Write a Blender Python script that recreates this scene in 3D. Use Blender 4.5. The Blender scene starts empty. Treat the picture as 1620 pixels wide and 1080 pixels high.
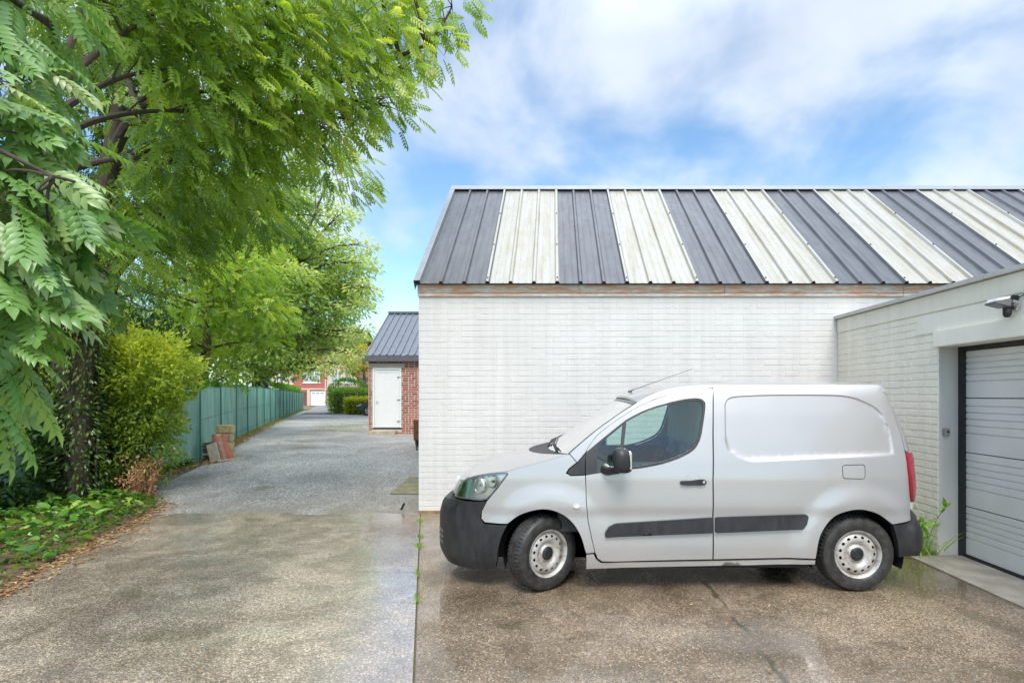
import bpy, math, random
import numpy as np
from mathutils import Vector, Matrix, noise as mnoise
from mathutils.geometry import delaunay_2d_cdt
random.seed(7)
rng = np.random.default_rng(7)
scene = bpy.context.scene
R = math.radians
PI = math.pi

# ------------------------------------------------------------------ camera
H = 1.72; F = 850.0; CX = 875.0; CY = 625.0        # eye height, focal length and vanishing point of the photograph
cam = bpy.data.cameras.new('camera'); camo = bpy.data.objects.new('camera', cam)
scene.collection.objects.link(camo); scene.camera = camo
camo.location = (0, 0, H); camo.rotation_euler = (R(90), 0, 0)
cam.sensor_width = 36; cam.lens = 36*F/1620
cam.shift_x = -(CX-810)/1620; cam.shift_y = (CY-540)/1620
cam.clip_start = 0.05; cam.clip_end = 2000

# ------------------------------------------------------------------ world, sun, exposure
SUN_EL, SUN_AZ = R(54), R(176)                      # azimuth clockwise from +Y: behind the camera
w = bpy.data.worlds.new('World'); scene.world = w; w.use_nodes = True
nt = w.node_tree; nt.nodes.clear()
def N(t, **k):
    n = nt.nodes.new(t)
    for a, b in k.items(): setattr(n, a, b)
    return n
sky = N('ShaderNodeTexSky', sky_type='NISHITA', sun_disc=False, sun_elevation=SUN_EL, sun_rotation=SUN_AZ)
sky.air_density = 1.0; sky.dust_density = 0.6; sky.ozone_density = 1.3
bg = N('ShaderNodeBackground'); bg.inputs['Strength'].default_value = 0.12
out = N('ShaderNodeOutputWorld')
tc = N('ShaderNodeTexCoord'); sep = N('ShaderNodeSeparateXYZ')
nt.links.new(tc.outputs['Generated'], sep.inputs[0])
def M(op, a, b=None, c=None, clamp=False):
    n = N('ShaderNodeMath', operation=op); n.use_clamp = clamp
    for i, v in enumerate((a, b, c)):
        if v is None: continue
        if isinstance(v, (int, float)): n.inputs[i].default_value = v
        else: nt.links.new(v, n.inputs[i])
    return n.outputs[0]
zz = M('ADD', M('ABSOLUTE', sep.outputs[2]), 0.55)
comb = N('ShaderNodeCombineXYZ')
nt.links.new(M('DIVIDE', sep.outputs[0], zz), comb.inputs[0]); nt.links.new(M('DIVIDE', sep.outputs[1], zz), comb.inputs[1])
mp = N('ShaderNodeMapping'); mp.inputs['Location'].default_value = (4.78, 2.0, 0.0); nt.links.new(comb.outputs[0], mp.inputs[0])
n1 = N('ShaderNodeTexNoise'); n1.inputs['Scale'].default_value = 3.6; n1.inputs['Detail'].default_value = 7; n1.inputs['Roughness'].default_value = .5; n1.inputs['Distortion'].default_value = .25
n2 = N('ShaderNodeTexNoise'); n2.inputs['Scale'].default_value = 4.2; n2.inputs['Detail'].default_value = 4
nt.links.new(mp.outputs[0], n1.inputs['Vector']); nt.links.new(mp.outputs[0], n2.inputs['Vector'])
cm = N('ShaderNodeMapRange'); cm.interpolation_type = 'SMOOTHSTEP'
cm.inputs['From Min'].default_value = .36; cm.inputs['From Max'].default_value = .66
# thicker cloud to the right (+X)
bias = M('ADD', M('MULTIPLY', sep.outputs[0], .06), M('MULTIPLY', M('SUBTRACT', sep.outputs[2], .36), .25))
nt.links.new(M('ADD', n1.outputs[0], bias), cm.inputs['Value'])
cr = N('ShaderNodeMapRange'); cr.inputs['From Min'].default_value = .3; cr.inputs['From Max'].default_value = .7
cr.inputs['To Min'].default_value = .93; cr.inputs['To Max'].default_value = 1.18
nt.links.new(n2.outputs[0], cr.inputs['Value'])
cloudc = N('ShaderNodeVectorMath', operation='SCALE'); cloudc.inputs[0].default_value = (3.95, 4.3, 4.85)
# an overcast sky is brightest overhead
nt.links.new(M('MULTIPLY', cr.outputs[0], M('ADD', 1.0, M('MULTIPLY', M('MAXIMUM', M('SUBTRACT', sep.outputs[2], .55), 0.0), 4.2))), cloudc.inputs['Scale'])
skyb = N('ShaderNodeVectorMath', operation='MULTIPLY'); skyb.inputs[1].default_value = (.95, 1.12, 1.14)
nt.links.new(sky.outputs[0], skyb.inputs[0])
mix = N('ShaderNodeMix', data_type='RGBA')
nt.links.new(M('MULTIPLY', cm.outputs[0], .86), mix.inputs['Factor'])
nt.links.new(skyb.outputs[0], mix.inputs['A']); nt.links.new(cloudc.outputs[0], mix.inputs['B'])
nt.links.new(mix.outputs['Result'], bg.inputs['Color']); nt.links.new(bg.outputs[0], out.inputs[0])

sun = bpy.data.lights.new('sun', 'SUN'); suno = bpy.data.objects.new('sun', sun); scene.collection.objects.link(suno)
sun.energy = 2.0; sun.angle = R(28); sun.color = (1, .95, .86)
sd = Vector((math.sin(SUN_AZ)*math.cos(SUN_EL), math.cos(SUN_AZ)*math.cos(SUN_EL), math.sin(SUN_EL)))
suno.rotation_euler = sd.to_track_quat('Z', 'Y').to_euler()
scene.view_settings.view_transform = 'Standard'; scene.view_settings.look = 'None'
scene.view_settings.exposure = 0.90; scene.view_settings.gamma = 1.0
scene.cycles.max_bounces = 8; scene.cycles.transparent_max_bounces = 16

# ------------------------------------------------------------------ helpers
def at(px, py, Y):                                   # a point of the photograph at depth Y, in metres
    return Vector(((px-CX)*Y/F, Y, H-(py-CY)*Y/F))
COL = scene.collection
ORG = {}
def tag(o, label=None, cat=None, group=None, kind=None):
    if label: o['label'] = label
    if cat: o['category'] = cat
    if group: o['group'] = group
    if kind: o['kind'] = kind
    return o
def thing(name, label, cat, loc=(0, 0, 0), group=None):
    o = bpy.data.objects.new(name, None); COL.objects.link(o); o.location = loc; o.empty_display_size = .2
    ORG[o.name] = Vector(loc)
    return tag(o, label, cat, group)
def link(name, me, mat, parent=None, smooth=None, label=None):
    o = bpy.data.objects.new(name, me); COL.objects.link(o)
    for m in (mat if isinstance(mat, (list, tuple)) else [mat]): me.materials.append(m)
    if parent:
        o.parent = parent; org = ORG[parent.name]; ORG[o.name] = org
        if org.length > 1e-9: me.transform(Matrix.Translation(-org))
    else: ORG[o.name] = Vector((0, 0, 0))
    if smooth is not None:
        me.shade_smooth(); me.set_sharp_from_angle(angle=R(smooth))
    if label: o['label'] = label
    return o
def copy_tree(o, parent=None):
    c = o.copy(); COL.objects.link(c); c.parent = parent
    for ch in list(o.children): copy_tree(ch, c)
    return c
class MB:
    def __init__(s): s.v = []; s.f = []; s.m = []
    def add(s, vs, fs, m=0):
        b = len(s.v); s.v += [tuple(v) for v in vs]; s.f += [tuple(b+i for i in f) for f in fs]; s.m += [m]*len(fs); return s
    def box(s, a, b, m=0, rot=None, piv=None):
        x0, y0, z0 = [min(p, q) for p, q in zip(a, b)]; x1, y1, z1 = [max(p, q) for p, q in zip(a, b)]
        vs = [Vector(p) for p in ((x0,y0,z0),(x1,y0,z0),(x1,y1,z0),(x0,y1,z0),(x0,y0,z1),(x1,y0,z1),(x1,y1,z1),(x0,y1,z1))]
        if rot is not None:
            c = Vector(piv) if piv is not None else sum(vs, Vector())/8
            vs = [rot @ (v-c)+c for v in vs]
        return s.add(vs, [(0,3,2,1),(4,5,6,7),(0,1,5,4),(1,2,6,5),(2,3,7,6),(3,0,4,7)], m)
    def tube(s, pts, rad, n=8, cap=True, m=0):
        pts = [Vector(p) for p in pts]
        if isinstance(rad, (int, float)): rad = [rad]*len(pts)
        vs = []; up = None
        for i, p in enumerate(pts):
            d = (pts[min(i+1, len(pts)-1)]-pts[max(i-1, 0)]).normalized()
            if up is None: up = Vector((0, 0, 1)) if abs(d.z) < .9 else Vector((1, 0, 0))
            a = d.cross(up).normalized(); up = a.cross(d)
            for k in range(n):
                t = 2*PI*k/n; vs.append(p+(a*math.cos(t)+up*math.sin(t))*rad[i])
        fs = [(i*n+k, i*n+(k+1) % n, (i+1)*n+(k+1) % n, (i+1)*n+k) for i in range(len(pts)-1) for k in range(n)]
        if cap: fs += [tuple(range(n))[::-1], tuple((len(pts)-1)*n+k for k in range(n))]
        return s.add(vs, fs, m)
    def grid(s, rows, m=0, flip=False):
        nr, nc = len(rows), len(rows[0]); vs = [p for r in rows for p in r]
        fs = [(i*nc+j, i*nc+j+1, (i+1)*nc+j+1, (i+1)*nc+j) for i in range(nr-1) for j in range(nc-1)]
        if flip: fs = [f[::-1] for f in fs]
        return s.add(vs, fs, m)
    def lathe(s, prof, c, axis='Y', n=48, m=0, rfun=None):      # prof: (r, h) pairs
        rows = []
        for r, h in prof:
            row = []
            for k in range(n+1):
                t = 2*PI*k/n; rr = r if rfun is None else rfun(r, h, k)
                if axis == 'Y': row.append((c[0]+rr*math.cos(t), c[1]+h, c[2]+rr*math.sin(t)))
                elif axis == 'Z': row.append((c[0]+rr*math.cos(t), c[1]+rr*math.sin(t), c[2]+h))
                else: row.append((c[0]+h, c[1]+rr*math.cos(t), c[2]+rr*math.sin(t)))
            rows.append(row)
        nc = n; b = [p for r in rows for p in r[:-1]]
        fs = [(i*nc+j, i*nc+(j+1) % nc, (i+1)*nc+(j+1) % nc, (i+1)*nc+j) for i in range(len(rows)-1) for j in range(nc)]
        return s.add(b, fs, m)
    def prism(s, poly, a, b, plane='XZ', m=0):      # poly in a plane, extruded along the third axis from a to b
        n = len(poly)
        def P(p, h):
            return {'XZ': (p[0], h, p[1]), 'XY': (p[0], p[1], h), 'YZ': (h, p[0], p[1])}[plane]
        vs = [P(p, a) for p in poly]+[P(p, b) for p in poly]
        fs = [tuple(range(n)), tuple(range(2*n-1, n-1, -1))]+[(i, n+i, n+(i+1) % n, (i+1) % n) for i in range(n)]
        return s.add(vs, fs, m)
    def xf(s, mat, start=0):
        for i in range(start, len(s.v)): s.v[i] = tuple(mat @ Vector(s.v[i]))
        return s
    def build(s, name, mat, parent=None, smooth=None, bevel=0, label=None, fix=True):
        me = bpy.data.meshes.new(name); me.from_pydata(s.v, [], s.f)
        if any(s.m): me.polygons.foreach_set('material_index', s.m)
        if fix or bevel:
            import bmesh
            bm = bmesh.new(); bm.from_mesh(me)
            if fix: bmesh.ops.recalc_face_normals(bm, faces=bm.faces)
            if bevel: bmesh.ops.bevel(bm, geom=[e for e in bm.edges if len(e.link_faces) == 2 and e.calc_face_angle(0) > .5], offset=bevel, segments=2, affect='EDGES', clamp_overlap=True)
            bm.to_mesh(me); bm.free()
        me.update()
        return link(name, me, mat, parent, smooth if smooth is not None else (40 if bevel else None), label)

# ------------------------------------------------------------------ materials
class Mat:
    def __init__(s, name):
        s.m = bpy.data.materials.new(name); s.m.use_nodes = True; s.t = s.m.node_tree
        s.b = s.t.nodes['Principled BSDF']; s.o = s.t.nodes['Material Output']
        s.c = None
    def n(s, t, ins=None, **k):
        n = s.t.nodes.new(t)
        for a, b in k.items(): setattr(n, a, b)
        for a, b in (ins or {}).items(): s.put(b, n.inputs[a])
        return n
    def put(s, v, sock):
        if isinstance(v, bpy.types.NodeSocket): s.t.links.new(v, sock)
        else: sock.default_value = v if not (isinstance(v, tuple) and len(v) == 3 and sock.type == 'RGBA') else (*v, 1)
    def co(s, kind='Object', scale=(1, 1, 1), rot=(0, 0, 0), loc=(0, 0, 0)):
        t = s.n('ShaderNodeTexCoord')
        return s.n('ShaderNodeMapping', {'Vector': t.outputs[kind], 'Scale': scale, 'Rotation': rot, 'Location': loc}).outputs[0]
    def pos(s, scale=(1, 1, 1)):
        g = s.n('ShaderNodeNewGeometry')
        return s.n('ShaderNodeMapping', {'Vector': g.outputs['Position'], 'Scale': scale}).outputs[0]
    def noise(s, vec, scale, detail=4, rough=.5, dist=0):
        return s.n('ShaderNodeTexNoise', {'Vector': vec, 'Scale': scale, 'Detail': detail, 'Roughness': rough, 'Distortion': dist}).outputs[0]
    def voro(s, vec, scale, feature='F1', out='Distance', rnd=1):
        return s.n('ShaderNodeTexVoronoi', {'Vector': vec, 'Scale': scale, 'Randomness': rnd}, feature=feature).outputs[out]
    def mr(s, v, a, b, c=0., d=1., smooth=False):
        n = s.n('ShaderNodeMapRange', {'Value': v, 'From Min': a, 'From Max': b, 'To Min': c, 'To Max': d})
        if smooth: n.interpolation_type = 'SMOOTHSTEP'
        return n.outputs[0]
    def math(s, op, a, b=0.):
        return s.n('ShaderNodeMath', {0: a, 1: b}, operation=op).outputs[0]
    def mix(s, f, a, b, mode='MIX'):
        n = s.n('ShaderNodeMix', data_type='RGBA', blend_type=mode)
        s.put(f, n.inputs['Factor']); s.put(a, n.inputs['A']); s.put(b, n.inputs['B']); return n.outputs['Result']
    def ramp(s, v, stops):
        n = s.n('ShaderNodeValToRGB', {'Fac': v}); e = n.color_ramp.elements
        while len(e) < len(stops): e.new(.5)
        for i, (p, c) in enumerate(stops): e[i].position = p; e[i].color = (*c, 1)
        return n.outputs[0]
    def bump(s, h, dist=.01, strength=1., normal=None):
        n = s.n('ShaderNodeBump', {'Height': h, 'Distance': dist, 'Strength': strength})
        if normal is not None: s.put(normal, n.inputs['Normal'])
        s.put(n.outputs[0], s.b.inputs['Normal']); return n.outputs[0]
    def set(s, **k):
        names = {'col': 'Base Color', 'rough': 'Roughness', 'metal': 'Metallic', 'spec': 'Specular IOR Level', 'coat': 'Coat Weight',
                 'coatr': 'Coat Roughness', 'trans': 'Transmission Weight', 'alpha': 'Alpha', 'sub': 'Subsurface Weight', 'ior': 'IOR'}
        for a, v in k.items(): s.put(v, s.b.inputs[names[a]])
        return s
def plain(name, col, rough=.6, metal=0., var=.12, scale=6., bump=.002, bscale=60., coat=0.):
    m = Mat(name); p = m.co()
    f = m.mr(m.noise(p, scale, 5), .3, .7, 1-var, 1+var)
    c = m.n('ShaderNodeVectorMath', {0: tuple(col), 'Scale': f}, operation='SCALE').outputs[0]
    m.set(col=c, rough=m.mr(m.noise(p, scale*3, 4), .3, .7, rough*.85, min(1, rough*1.15)), metal=metal, coat=coat)
    if bump: m.bump(m.noise(p, bscale, 3), bump, .6)
    return m.m

def painted_brick(name, col, var=.05, stain=None, warm=(.72, .66, .58)):
    m = Mat(name); p = m.pos()
    g = m.mr(m.noise(p, 1.1, 5, .6), .3, .7, 1-var, 1+var*.5)
    st = m.pos((9, 9, .35))
    g2 = m.mr(m.noise(st, 1.0, 4, .6), .35, .7, 1.0, 1-var*1.6)
    c = m.n('ShaderNodeVectorMath', {0: tuple(col), 'Scale': m.math('MULTIPLY', g, g2)}, operation='SCALE').outputs[0]
    # dirt splashed up at the base
    sp = m.n('ShaderNodeSeparateXYZ', {0: m.pos()})
    low = m.mr(m.math('ADD', sp.outputs[2], m.mr(m.noise(p, 4, 4), 0, 1, -.12, .12)), .0, .32, 1., 0., True)
    c = m.mix(m.math('MULTIPLY', low, .55), c, warm)
    spot = m.mr(m.noise(m.pos((7, 7, 7)), 1.3, 6, .7), .69, .76)
    c = m.mix(m.math('MULTIPLY', spot, .22), c, (.45, .42, .36))
    m.set(col=c, rough=.62, spec=.35)
    h = m.math('ADD', m.math('MULTIPLY', m.noise(p, 45, 5, .6), .7), m.noise(p, 170, 3))
    m.bump(h, .0035, .7)
    return m.m

def leafmat(name, c1, c2, c3=None, rough=.38, trans=.45, spec=.5):
    m = Mat(name)
    a = m.n('ShaderNodeAttribute', attribute_name='tint').outputs['Fac']
    stops = [(0., c1), (1., c2)] if c3 is None else [(0., c1), (.6, c2), (1., c3)]
    c = m.ramp(a, stops)
    m.set(col=c, rough=rough, spec=spec)
    tr = m.n('ShaderNodeBsdfTranslucent', {'Color': m.mix(1., c, (1.6, 1.5, .55), 'MULTIPLY')})
    mx = m.n('ShaderNodeMixShader', {'Fac': trans}); m.put(m.b.outputs[0], mx.inputs[1]); m.put(tr.outputs[0], mx.inputs[2])
    m.put(mx.outputs[0], m.o.inputs['Surface'])
    return m.m

def barkmat(name, col):
    m = Mat(name); p = m.pos((6, 6, 1.2))
    n = m.noise(p, 4, 6, .65)
    m.set(col=m.ramp(n, [(.3, tuple(c*.45 for c in col)), (.7, tuple(col))]), rough=.85)
    m.bump(n, .03, .9)
    return m.m

def glassmat(name, tint, refl=.08, rough=.02, ior=1.5):
    m = Mat(name)
    t = m.n('ShaderNodeBsdfTransparent', {'Color': (*tint, 1)}); g = m.n('ShaderNodeBsdfGlossy', {'Color': (1, 1, 1, 1), 'Roughness': rough})
    lw = m.n('ShaderNodeFresnel', {'IOR': ior})
    f = m.math('ADD', lw.outputs[0], refl-.04)
    mx = m.n('ShaderNodeMixShader', {'Fac': f}); m.put(t.outputs[0], mx.inputs[1]); m.put(g.outputs[0], mx.inputs[2])
    m.put(mx.outputs[0], m.o.inputs['Surface'])
    return m.m

# ================================================================== GROUND
GY = [(-60, 0), (7.9, 0), (9, .06), (12.5, .29), (18, .40), (26, .42), (34, .40), (45, .33), (80, .28), (400, .3)]
def gz(y):
    return float(np.interp(y, [a for a, b in GY], [b for a, b in GY]))
def sheet(name, left, right, ys, dz, mat, nx=8, kind='structure'):
    m = MB(); rows = []
    for y in ys:
        xl = left(y) if callable(left) else left; xr = right(y) if callable(right) else right
        rows.append([(xl+(xr-xl)*i/nx, y, gz(y)+dz) for i in range(nx+1)])
    m.grid(rows); o = m.build(name, mat, smooth=60); return tag(o, kind=kind)

def ground_mat():
    m = Mat('soil'); p = m.pos()
    n = m.noise(p, .8, 6, .6)
    c = m.ramp(n, [(.3, (.10, .12, .045)), (.5, (.16, .14, .08)), (.7, (.12, .16, .05))])
    m.set(col=c, rough=.9); m.bump(m.noise(p, 18, 5), .04); return m.m

def concrete_mat(name, base, dark, wetx):
    m = Mat(name); p = m.pos()
    sp = m.n('ShaderNodeSeparateXYZ', {0: p})
    big = m.noise(p, .7, 6, .62, .6)
    mid = m.noise(p, 3.2, 6, .65)
    c = m.mix(m.mr(m.math('ADD', m.math('MULTIPLY', big, .6), m.math('MULTIPLY', mid, .4)), .40, .62, 0, 1, True), dark, base)
    # exposed aggregate
    vo = m.n('ShaderNodeTexVoronoi', {'Vector': p, 'Scale': 105.0}); v = vo.outputs['Distance']; vc = m.n('ShaderNodeSeparateColor', {0: vo.outputs['Color']})
    vo2 = m.n('ShaderNodeTexVoronoi', {'Vector': p, 'Scale': 62.0}); vc2 = m.n('ShaderNodeSeparateColor', {0: vo2.outputs['Color']})
    tone = m.ramp(vc.outputs[0], [(0, (.42, .36, .30)), (.3, (.85, .78, .70)), (.75, (1.0, .95, .88)), (.92, (1.9, 1.75, 1.5))])
    c = m.mix(1., c, tone, 'MULTIPLY')
    pale = m.math('MULTIPLY', m.mr(vc2.outputs[1], .86, .90), m.mr(vo2.outputs['Distance'], .34, .26))
    c = m.mix(m.math('MULTIPLY', pale, .85), c, (.66, .58, .46))
    darkst = m.math('MULTIPLY', m.mr(vc2.outputs[2], .80, .84), m.mr(vo2.outputs['Distance'], .36, .28))
    c = m.mix(m.math('MULTIPLY', darkst, .6), c, (.035, .03, .026))
    # mossy stains
    moss = m.math('MULTIPLY', m.mr(m.noise(p, 1.7, 5, .6, .8), .56, .68, 0, 1, True), .5)
    c = m.mix(moss, c, (.085, .075, .035))
    # smooth wet film lying along the joint between the slabs and in shallow dips
    if wetx:
        jx = m.mr(sp.outputs[1], 3.2, 7.9, -.83, -1.95)                 # x of the joint at this y
        dj = m.math('SUBTRACT', jx, sp.outputs[0])
        lob = m.math('ADD', dj, m.mr(m.noise(p, 1.6, 5, .6), .3, .7, -.35, .35))
        wet = m.math('MULTIPLY', m.mr(lob, 1.1, .1, 0, 1, True), m.mr(m.noise(m.pos((2.5, 9, 1)), 1.2, 5, .65), .25, .5, .45, 1))
        wet = m.math('MAXIMUM', wet, m.math('MULTIPLY', m.mr(m.noise(m.pos((1, 2.6, 1)), .8, 5, .6, .5), .50, .64, 0, 1, True), .6))
    else:
        wet = m.math('MULTIPLY', m.mr(m.noise(p, .9, 5, .6, .5), .44, .62, 0, 1, True), .85)
    c = m.mix(m.math('MULTIPLY', wet, .4), c, (.30, .28, .26) if wetx else (.085, .068, .05))
    # worn joint and old tyre tracks
    if not wetx:
        jd = m.math('ABSOLUTE', m.math('ADD', m.math('SUBTRACT', sp.outputs[0], 1.40), m.mr(m.noise(p, 3, 6, .7), .3, .7, -.05, .05)))
        c = m.mix(m.math('MULTIPLY', m.mr(jd, .03, .006, 0, 1, True), m.mr(m.noise(p, 2.3, 4), .4, .55, .15, .9)), c, (.05, .045, .022))
        oil = m.mr(m.voro(p, 1.4), .22, .06, 0, .5, True); c = m.mix(m.math('MULTIPLY', oil, m.mr(m.noise(p, 9, 5, .7), .4, .6)), c, (.05, .042, .03))
    tr_ = m.noise(m.pos((.5, 3.2, 1)), 1.3, 5, .65, 1.2); c = m.mix(m.mr(tr_, .60, .70, 0, .35, True), c, (.10, .085, .065))
    rough = m.mr(wet, 0, 1, .34, .09)
    m.set(col=c, rough=rough, spec=.55, coat=m.mr(wet, 0, 1, .35, 1.), coatr=.08)
    h = m.math('ADD', m.math('MULTIPLY', v, -.6), m.math('MULTIPLY', m.noise(p, 26, 5, .6), 1.0))
    b = m.n('ShaderNodeBump', {'Height': h, 'Distance': .007, 'Strength': m.mr(wet, 0, 1, .85, .12)})
    m.put(b.outputs[0], m.b.inputs['Normal'])
    return m.m

def gravel_mat():
    m = Mat('gravel'); p = m.pos()
    vo = m.n('ShaderNodeTexVoronoi', {'Vector': p, 'Scale': 62.0}); vc = m.n('ShaderNodeSeparateColor', {0: vo.outputs['Color']})
    tone = m.ramp(vc.outputs[0], [(0, (.16, .155, .148)), (.45, (.38, .372, .355)), (.8, (.56, .545, .52)), (1., (.82, .80, .76))])
    big = m.mr(m.noise(p, .55, 6, .6, .5), .3, .7, .52, 1.15)
    c = m.n('ShaderNodeVectorMath', {0: tone, 'Scale': big}, operation='SCALE').outputs[0]
    # washed out earth and moss patches
    ea = m.mr(m.noise(p, .9, 6, .65, .8), .54, .68, 0, .62, True)
    c = m.mix(ea, c, (.17, .145, .085))
    sy_ = m.n('ShaderNodeSeparateXYZ', {0: p}).outputs[1]; near = m.math('MULTIPLY', m.mr(sy_, 9.6, 7.8, 0, .8, True), m.mr(m.noise(p, 2.2, 6, .7), .35, .6)); c = m.mix(near, c, (.25, .215, .165))
    m.set(col=c, rough=.45, spec=.5)
    m.bump(m.math('ADD', m.math('MULTIPLY', vo.outputs['Distance'], -1.), m.math('MULTIPLY', m.noise(p, 9, 4), .7)), .02, .9)
    return m.m

tag(sheet('ground', -400, 400, [-60, -20, 0, 4, 7.9, 8.4, 9, 10, 11, 12.5, 15, 18, 22, 26, 34, 45, 80, 200, 700], -.02, ground_mat(), 4), kind='structure')
joint = lambda y: -.83-(y-3.2)*(1.12/4.7)
ledge = lambda y: -4.95-(y-4.96)*.32 if y < 8.4 else -6.05
ysn = list(np.linspace(-3, 7.92, 24))
sheet('concrete_yard', ledge, lambda y: joint(y)-.008, ysn, .004, concrete_mat('wet_concrete', (.40, .355, .305), (.20, .17, .14), True), 12)
sheet('concrete_slab', lambda y: joint(y)+.008, 5.2, ysn, .004, concrete_mat('brown_concrete', (.27, .22, .17), (.14, .108, .075), False), 12)
gl = lambda y: -7.55 if y < 11.5 else (-7.55-(y-11.5)*.405)
def gr(y): return -1.0
m = MB(); rows = []
for y in [7.8, 7.86, 7.95]+list(np.linspace(8.1, 48, 60)):
    xl = max(gl(y), -6.6-(y-7.92)*.25) if y < 11.5 else gl(y); row = []
    for i in range(161):
        x = xl+(2.0-xl)*i/160; yy = y
        if y < 7.9: yy = y+.16*mnoise.noise(Vector((x*1.3, 3, 0)))+.08*mnoise.noise(Vector((x*6, 1, 0)))+.03*mnoise.noise(Vector((x*19, 7, 0)))+(.10 if x > -1.96 else 0)
        row.append((x, yy, gz(yy)+(.0045 if y == 7.8 else .009)))
    rows.append(row)
m.grid(rows); tag(m.build('gravel_drive', gravel_mat(), smooth=60), kind='structure')
asp = plain('asphalt', (.20, .20, .205), .6, var=.2, scale=.6, bump=.004, bscale=90)
sheet('far_driveway', lambda y: -.409*y-2.3, lambda y: -.409*y+(7.5-(y-33)*.06), list(np.linspace(33, 73.9, 12)), .009, asp, 4)

# ================================================================== BRICKWORK
def bricks(mb, u0, u1, v0, v1, P, course=.0825, L=.205, mortar=.011, depth=.0026, holes=(), mi=0, jit=.0016, hmort=.45, join=.15, vary=.0013, slope=1.):
    """low relief brick faces; P(u, v, d) gives the world point, d outward"""
    nrow = int(round((v1-v0)/course)); ch = (v1-v0)/nrow; r = random.Random(int(u0*100+v1*10))
    for j in range(nrow):
        a = v0+j*ch+mortar*.5; b = v0+(j+1)*ch-mortar*.5
        u = u0-(L*.5 if j % 2 else 0)
        while u < u1-.02:
            q0 = r.random(); ln = L if q0 > .32 else L*.5
            if q0 > 1-join: ln = L*2
            hm = mortar*hmort; s, e = max(u, u0)+hm*.5, min(u+ln, u1)-hm*.5; u += ln
            if e-s < .02: continue
            cu, cv = (s+e)/2, (a+b)/2; skip = False
            for (hu0, hu1, hv0, hv1) in holes:
                if cv > hv0 and cv < hv1:
                    if s >= hu0 and e <= hu1: skip = True
                    elif s < hu0 < e: e = hu0-.002
                    elif s < hu1 < e: s = hu1+.002
                    elif hu0 < s < hu1: s = hu1+.002
            if skip or e-s < .015: continue
            d = max(.0003, depth+r.uniform(-vary, vary)); k = .0045
            q = [r.uniform(-.003, .003) for _ in range(8)]
            sink = -.003; kl = r.uniform(.004, .012); kr = r.uniform(.004, .012); kt = r.uniform(.004, .008); kb = r.uniform(.002, .005)
            if hmort == 1.: kl = kr = kt = kb = .004
            if e-s < .06: kl = kr = .004
            o = [P(s+q[0], a+q[1], sink), P(e+q[2], a+q[3], sink), P(e+q[4], b+q[5], sink), P(s+q[6], b+q[7], sink)]
            i = [P(s+kl, a+kb, d+.0012), P(e-kr, a+kb+q[3]*.5, d+r.uniform(-.001, .0015)), P(e-kr, b-kt, d-.0008), P(s+kl, b-kt, d-.0008)]
            mb.add(o+i, [(4, 5, 6, 7), (0, 1, 5, 4), (1, 2, 6, 5), (2, 3, 7, 6), (3, 0, 4, 7)], mi)

white = painted_brick('white_painted_brick', (.64, .625, .605))
annexw = painted_brick('cream_painted_brick', (.88, .83, .715), .06)
smoothw = painted_brick('white_render', (.88, .845, .75), .04)

# ------------------------------------------------------------------ white building
WY = 7.82; WX0, WX1 = -1.955, 12.0; ZT = 3.15
wb = thing('white_brick_building', 'long white painted brick building with striped grey and cream metal roof behind the van', 'building', (WX0, WY, 0))
m = MB()
m.box((WX0, WY, -.1), (WX1, WY+.28, ZT+.17))
bricks(m, WX0, 4.6, .02, ZT-.01, lambda u, v, d: (u, WY-d, v), depth=.0017, vary=.0013)
m.build('wall', white, wb, fix=False)
m = MB()
m.box((WX0, WY+.28, -.1), (WX0+.28, 13.1, ZT+.1))
m.add([(WX0, WY+.1, ZT+.1), (WX0, 13.1, ZT+.1), (WX0, 10.5, 5.62), (WX0+.28, WY+.1, ZT+.1), (WX0+.28, 13.1, ZT+.1), (WX0+.28, 10.5, 5.62)], [(0, 2, 1), (3, 4, 5), (0, 3, 5, 2), (2, 5, 4, 1)])
bricks(m, WY, 13.1, .05, ZT, lambda u, v, d: (WX0-d, u, v))
m.box((WX0, 13.1, -.1), (WX1, 13.3, ZT+.1))
m.build('side_wall', white, wb, fix=False)
m = MB(); m.box((WX0-.004, WY-.022, -.03), (WX0+.9, WY-.008, .045)); m.box((WX0+.9, WY-.018, -.03), (4.1, WY-.008, .03))
m.build('plinth', plain('stained_plinth', (.22, .15, .08), .8, var=.4, scale=9, bump=.006), wb)

def timber():
    m = Mat('peeling_timber'); p = m.pos((1.1, 9, 9)); q = m.pos((3, 14, 14))
    f = m.mr(m.noise(p, 2.4, 7, .7), .42, .56)
    wood = m.ramp(m.noise(m.pos((1.5, 30, 30)), 2, 5), [(.3, (.52, .26, .15)), (.7, (.78, .47, .31))])
    c = m.mix(f, wood, m.ramp(m.noise(q, 3, 5), [(.35, (.58, .50, .42)), (.65, (.78, .74, .68))]))
    kn = m.mr(m.noise(q, 5, 3), .68, .75); c = m.mix(m.math('MULTIPLY', kn, .6), c, (.10, .05, .03))
    m.set(col=c, rough=.75); m.bump(m.noise(m.pos((2, 40, 40)), 2, 5), .006); return m.m
tim = timber()
m = MB(); x = WX0-.012
for ln in (2.35, 2.1, 2.6, 3.3, 4):
    m.box((x, WY-.035, ZT+.055), (min(x+ln, WX1)-.004, WY-.003, ZT+.178)); m.box((x, WY-.028, ZT+.003), (min(x+ln, WX1)-.004, WY-.004, ZT+.05)); x += ln
    if x > WX1: break
m.build('fascia_board', tim, wb, bevel=.003)
EY, EZ, RY, RZ = 7.70, 3.335, 10.50, 5.735
L = math.hypot(RY-EY, RZ-EZ); sy, sz = (RY-EY)/L, (RZ-EZ)/L
def RP(x, s, d): return (x, EY+sy*s-sz*d, EZ+sz*s+sy*d)
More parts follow.
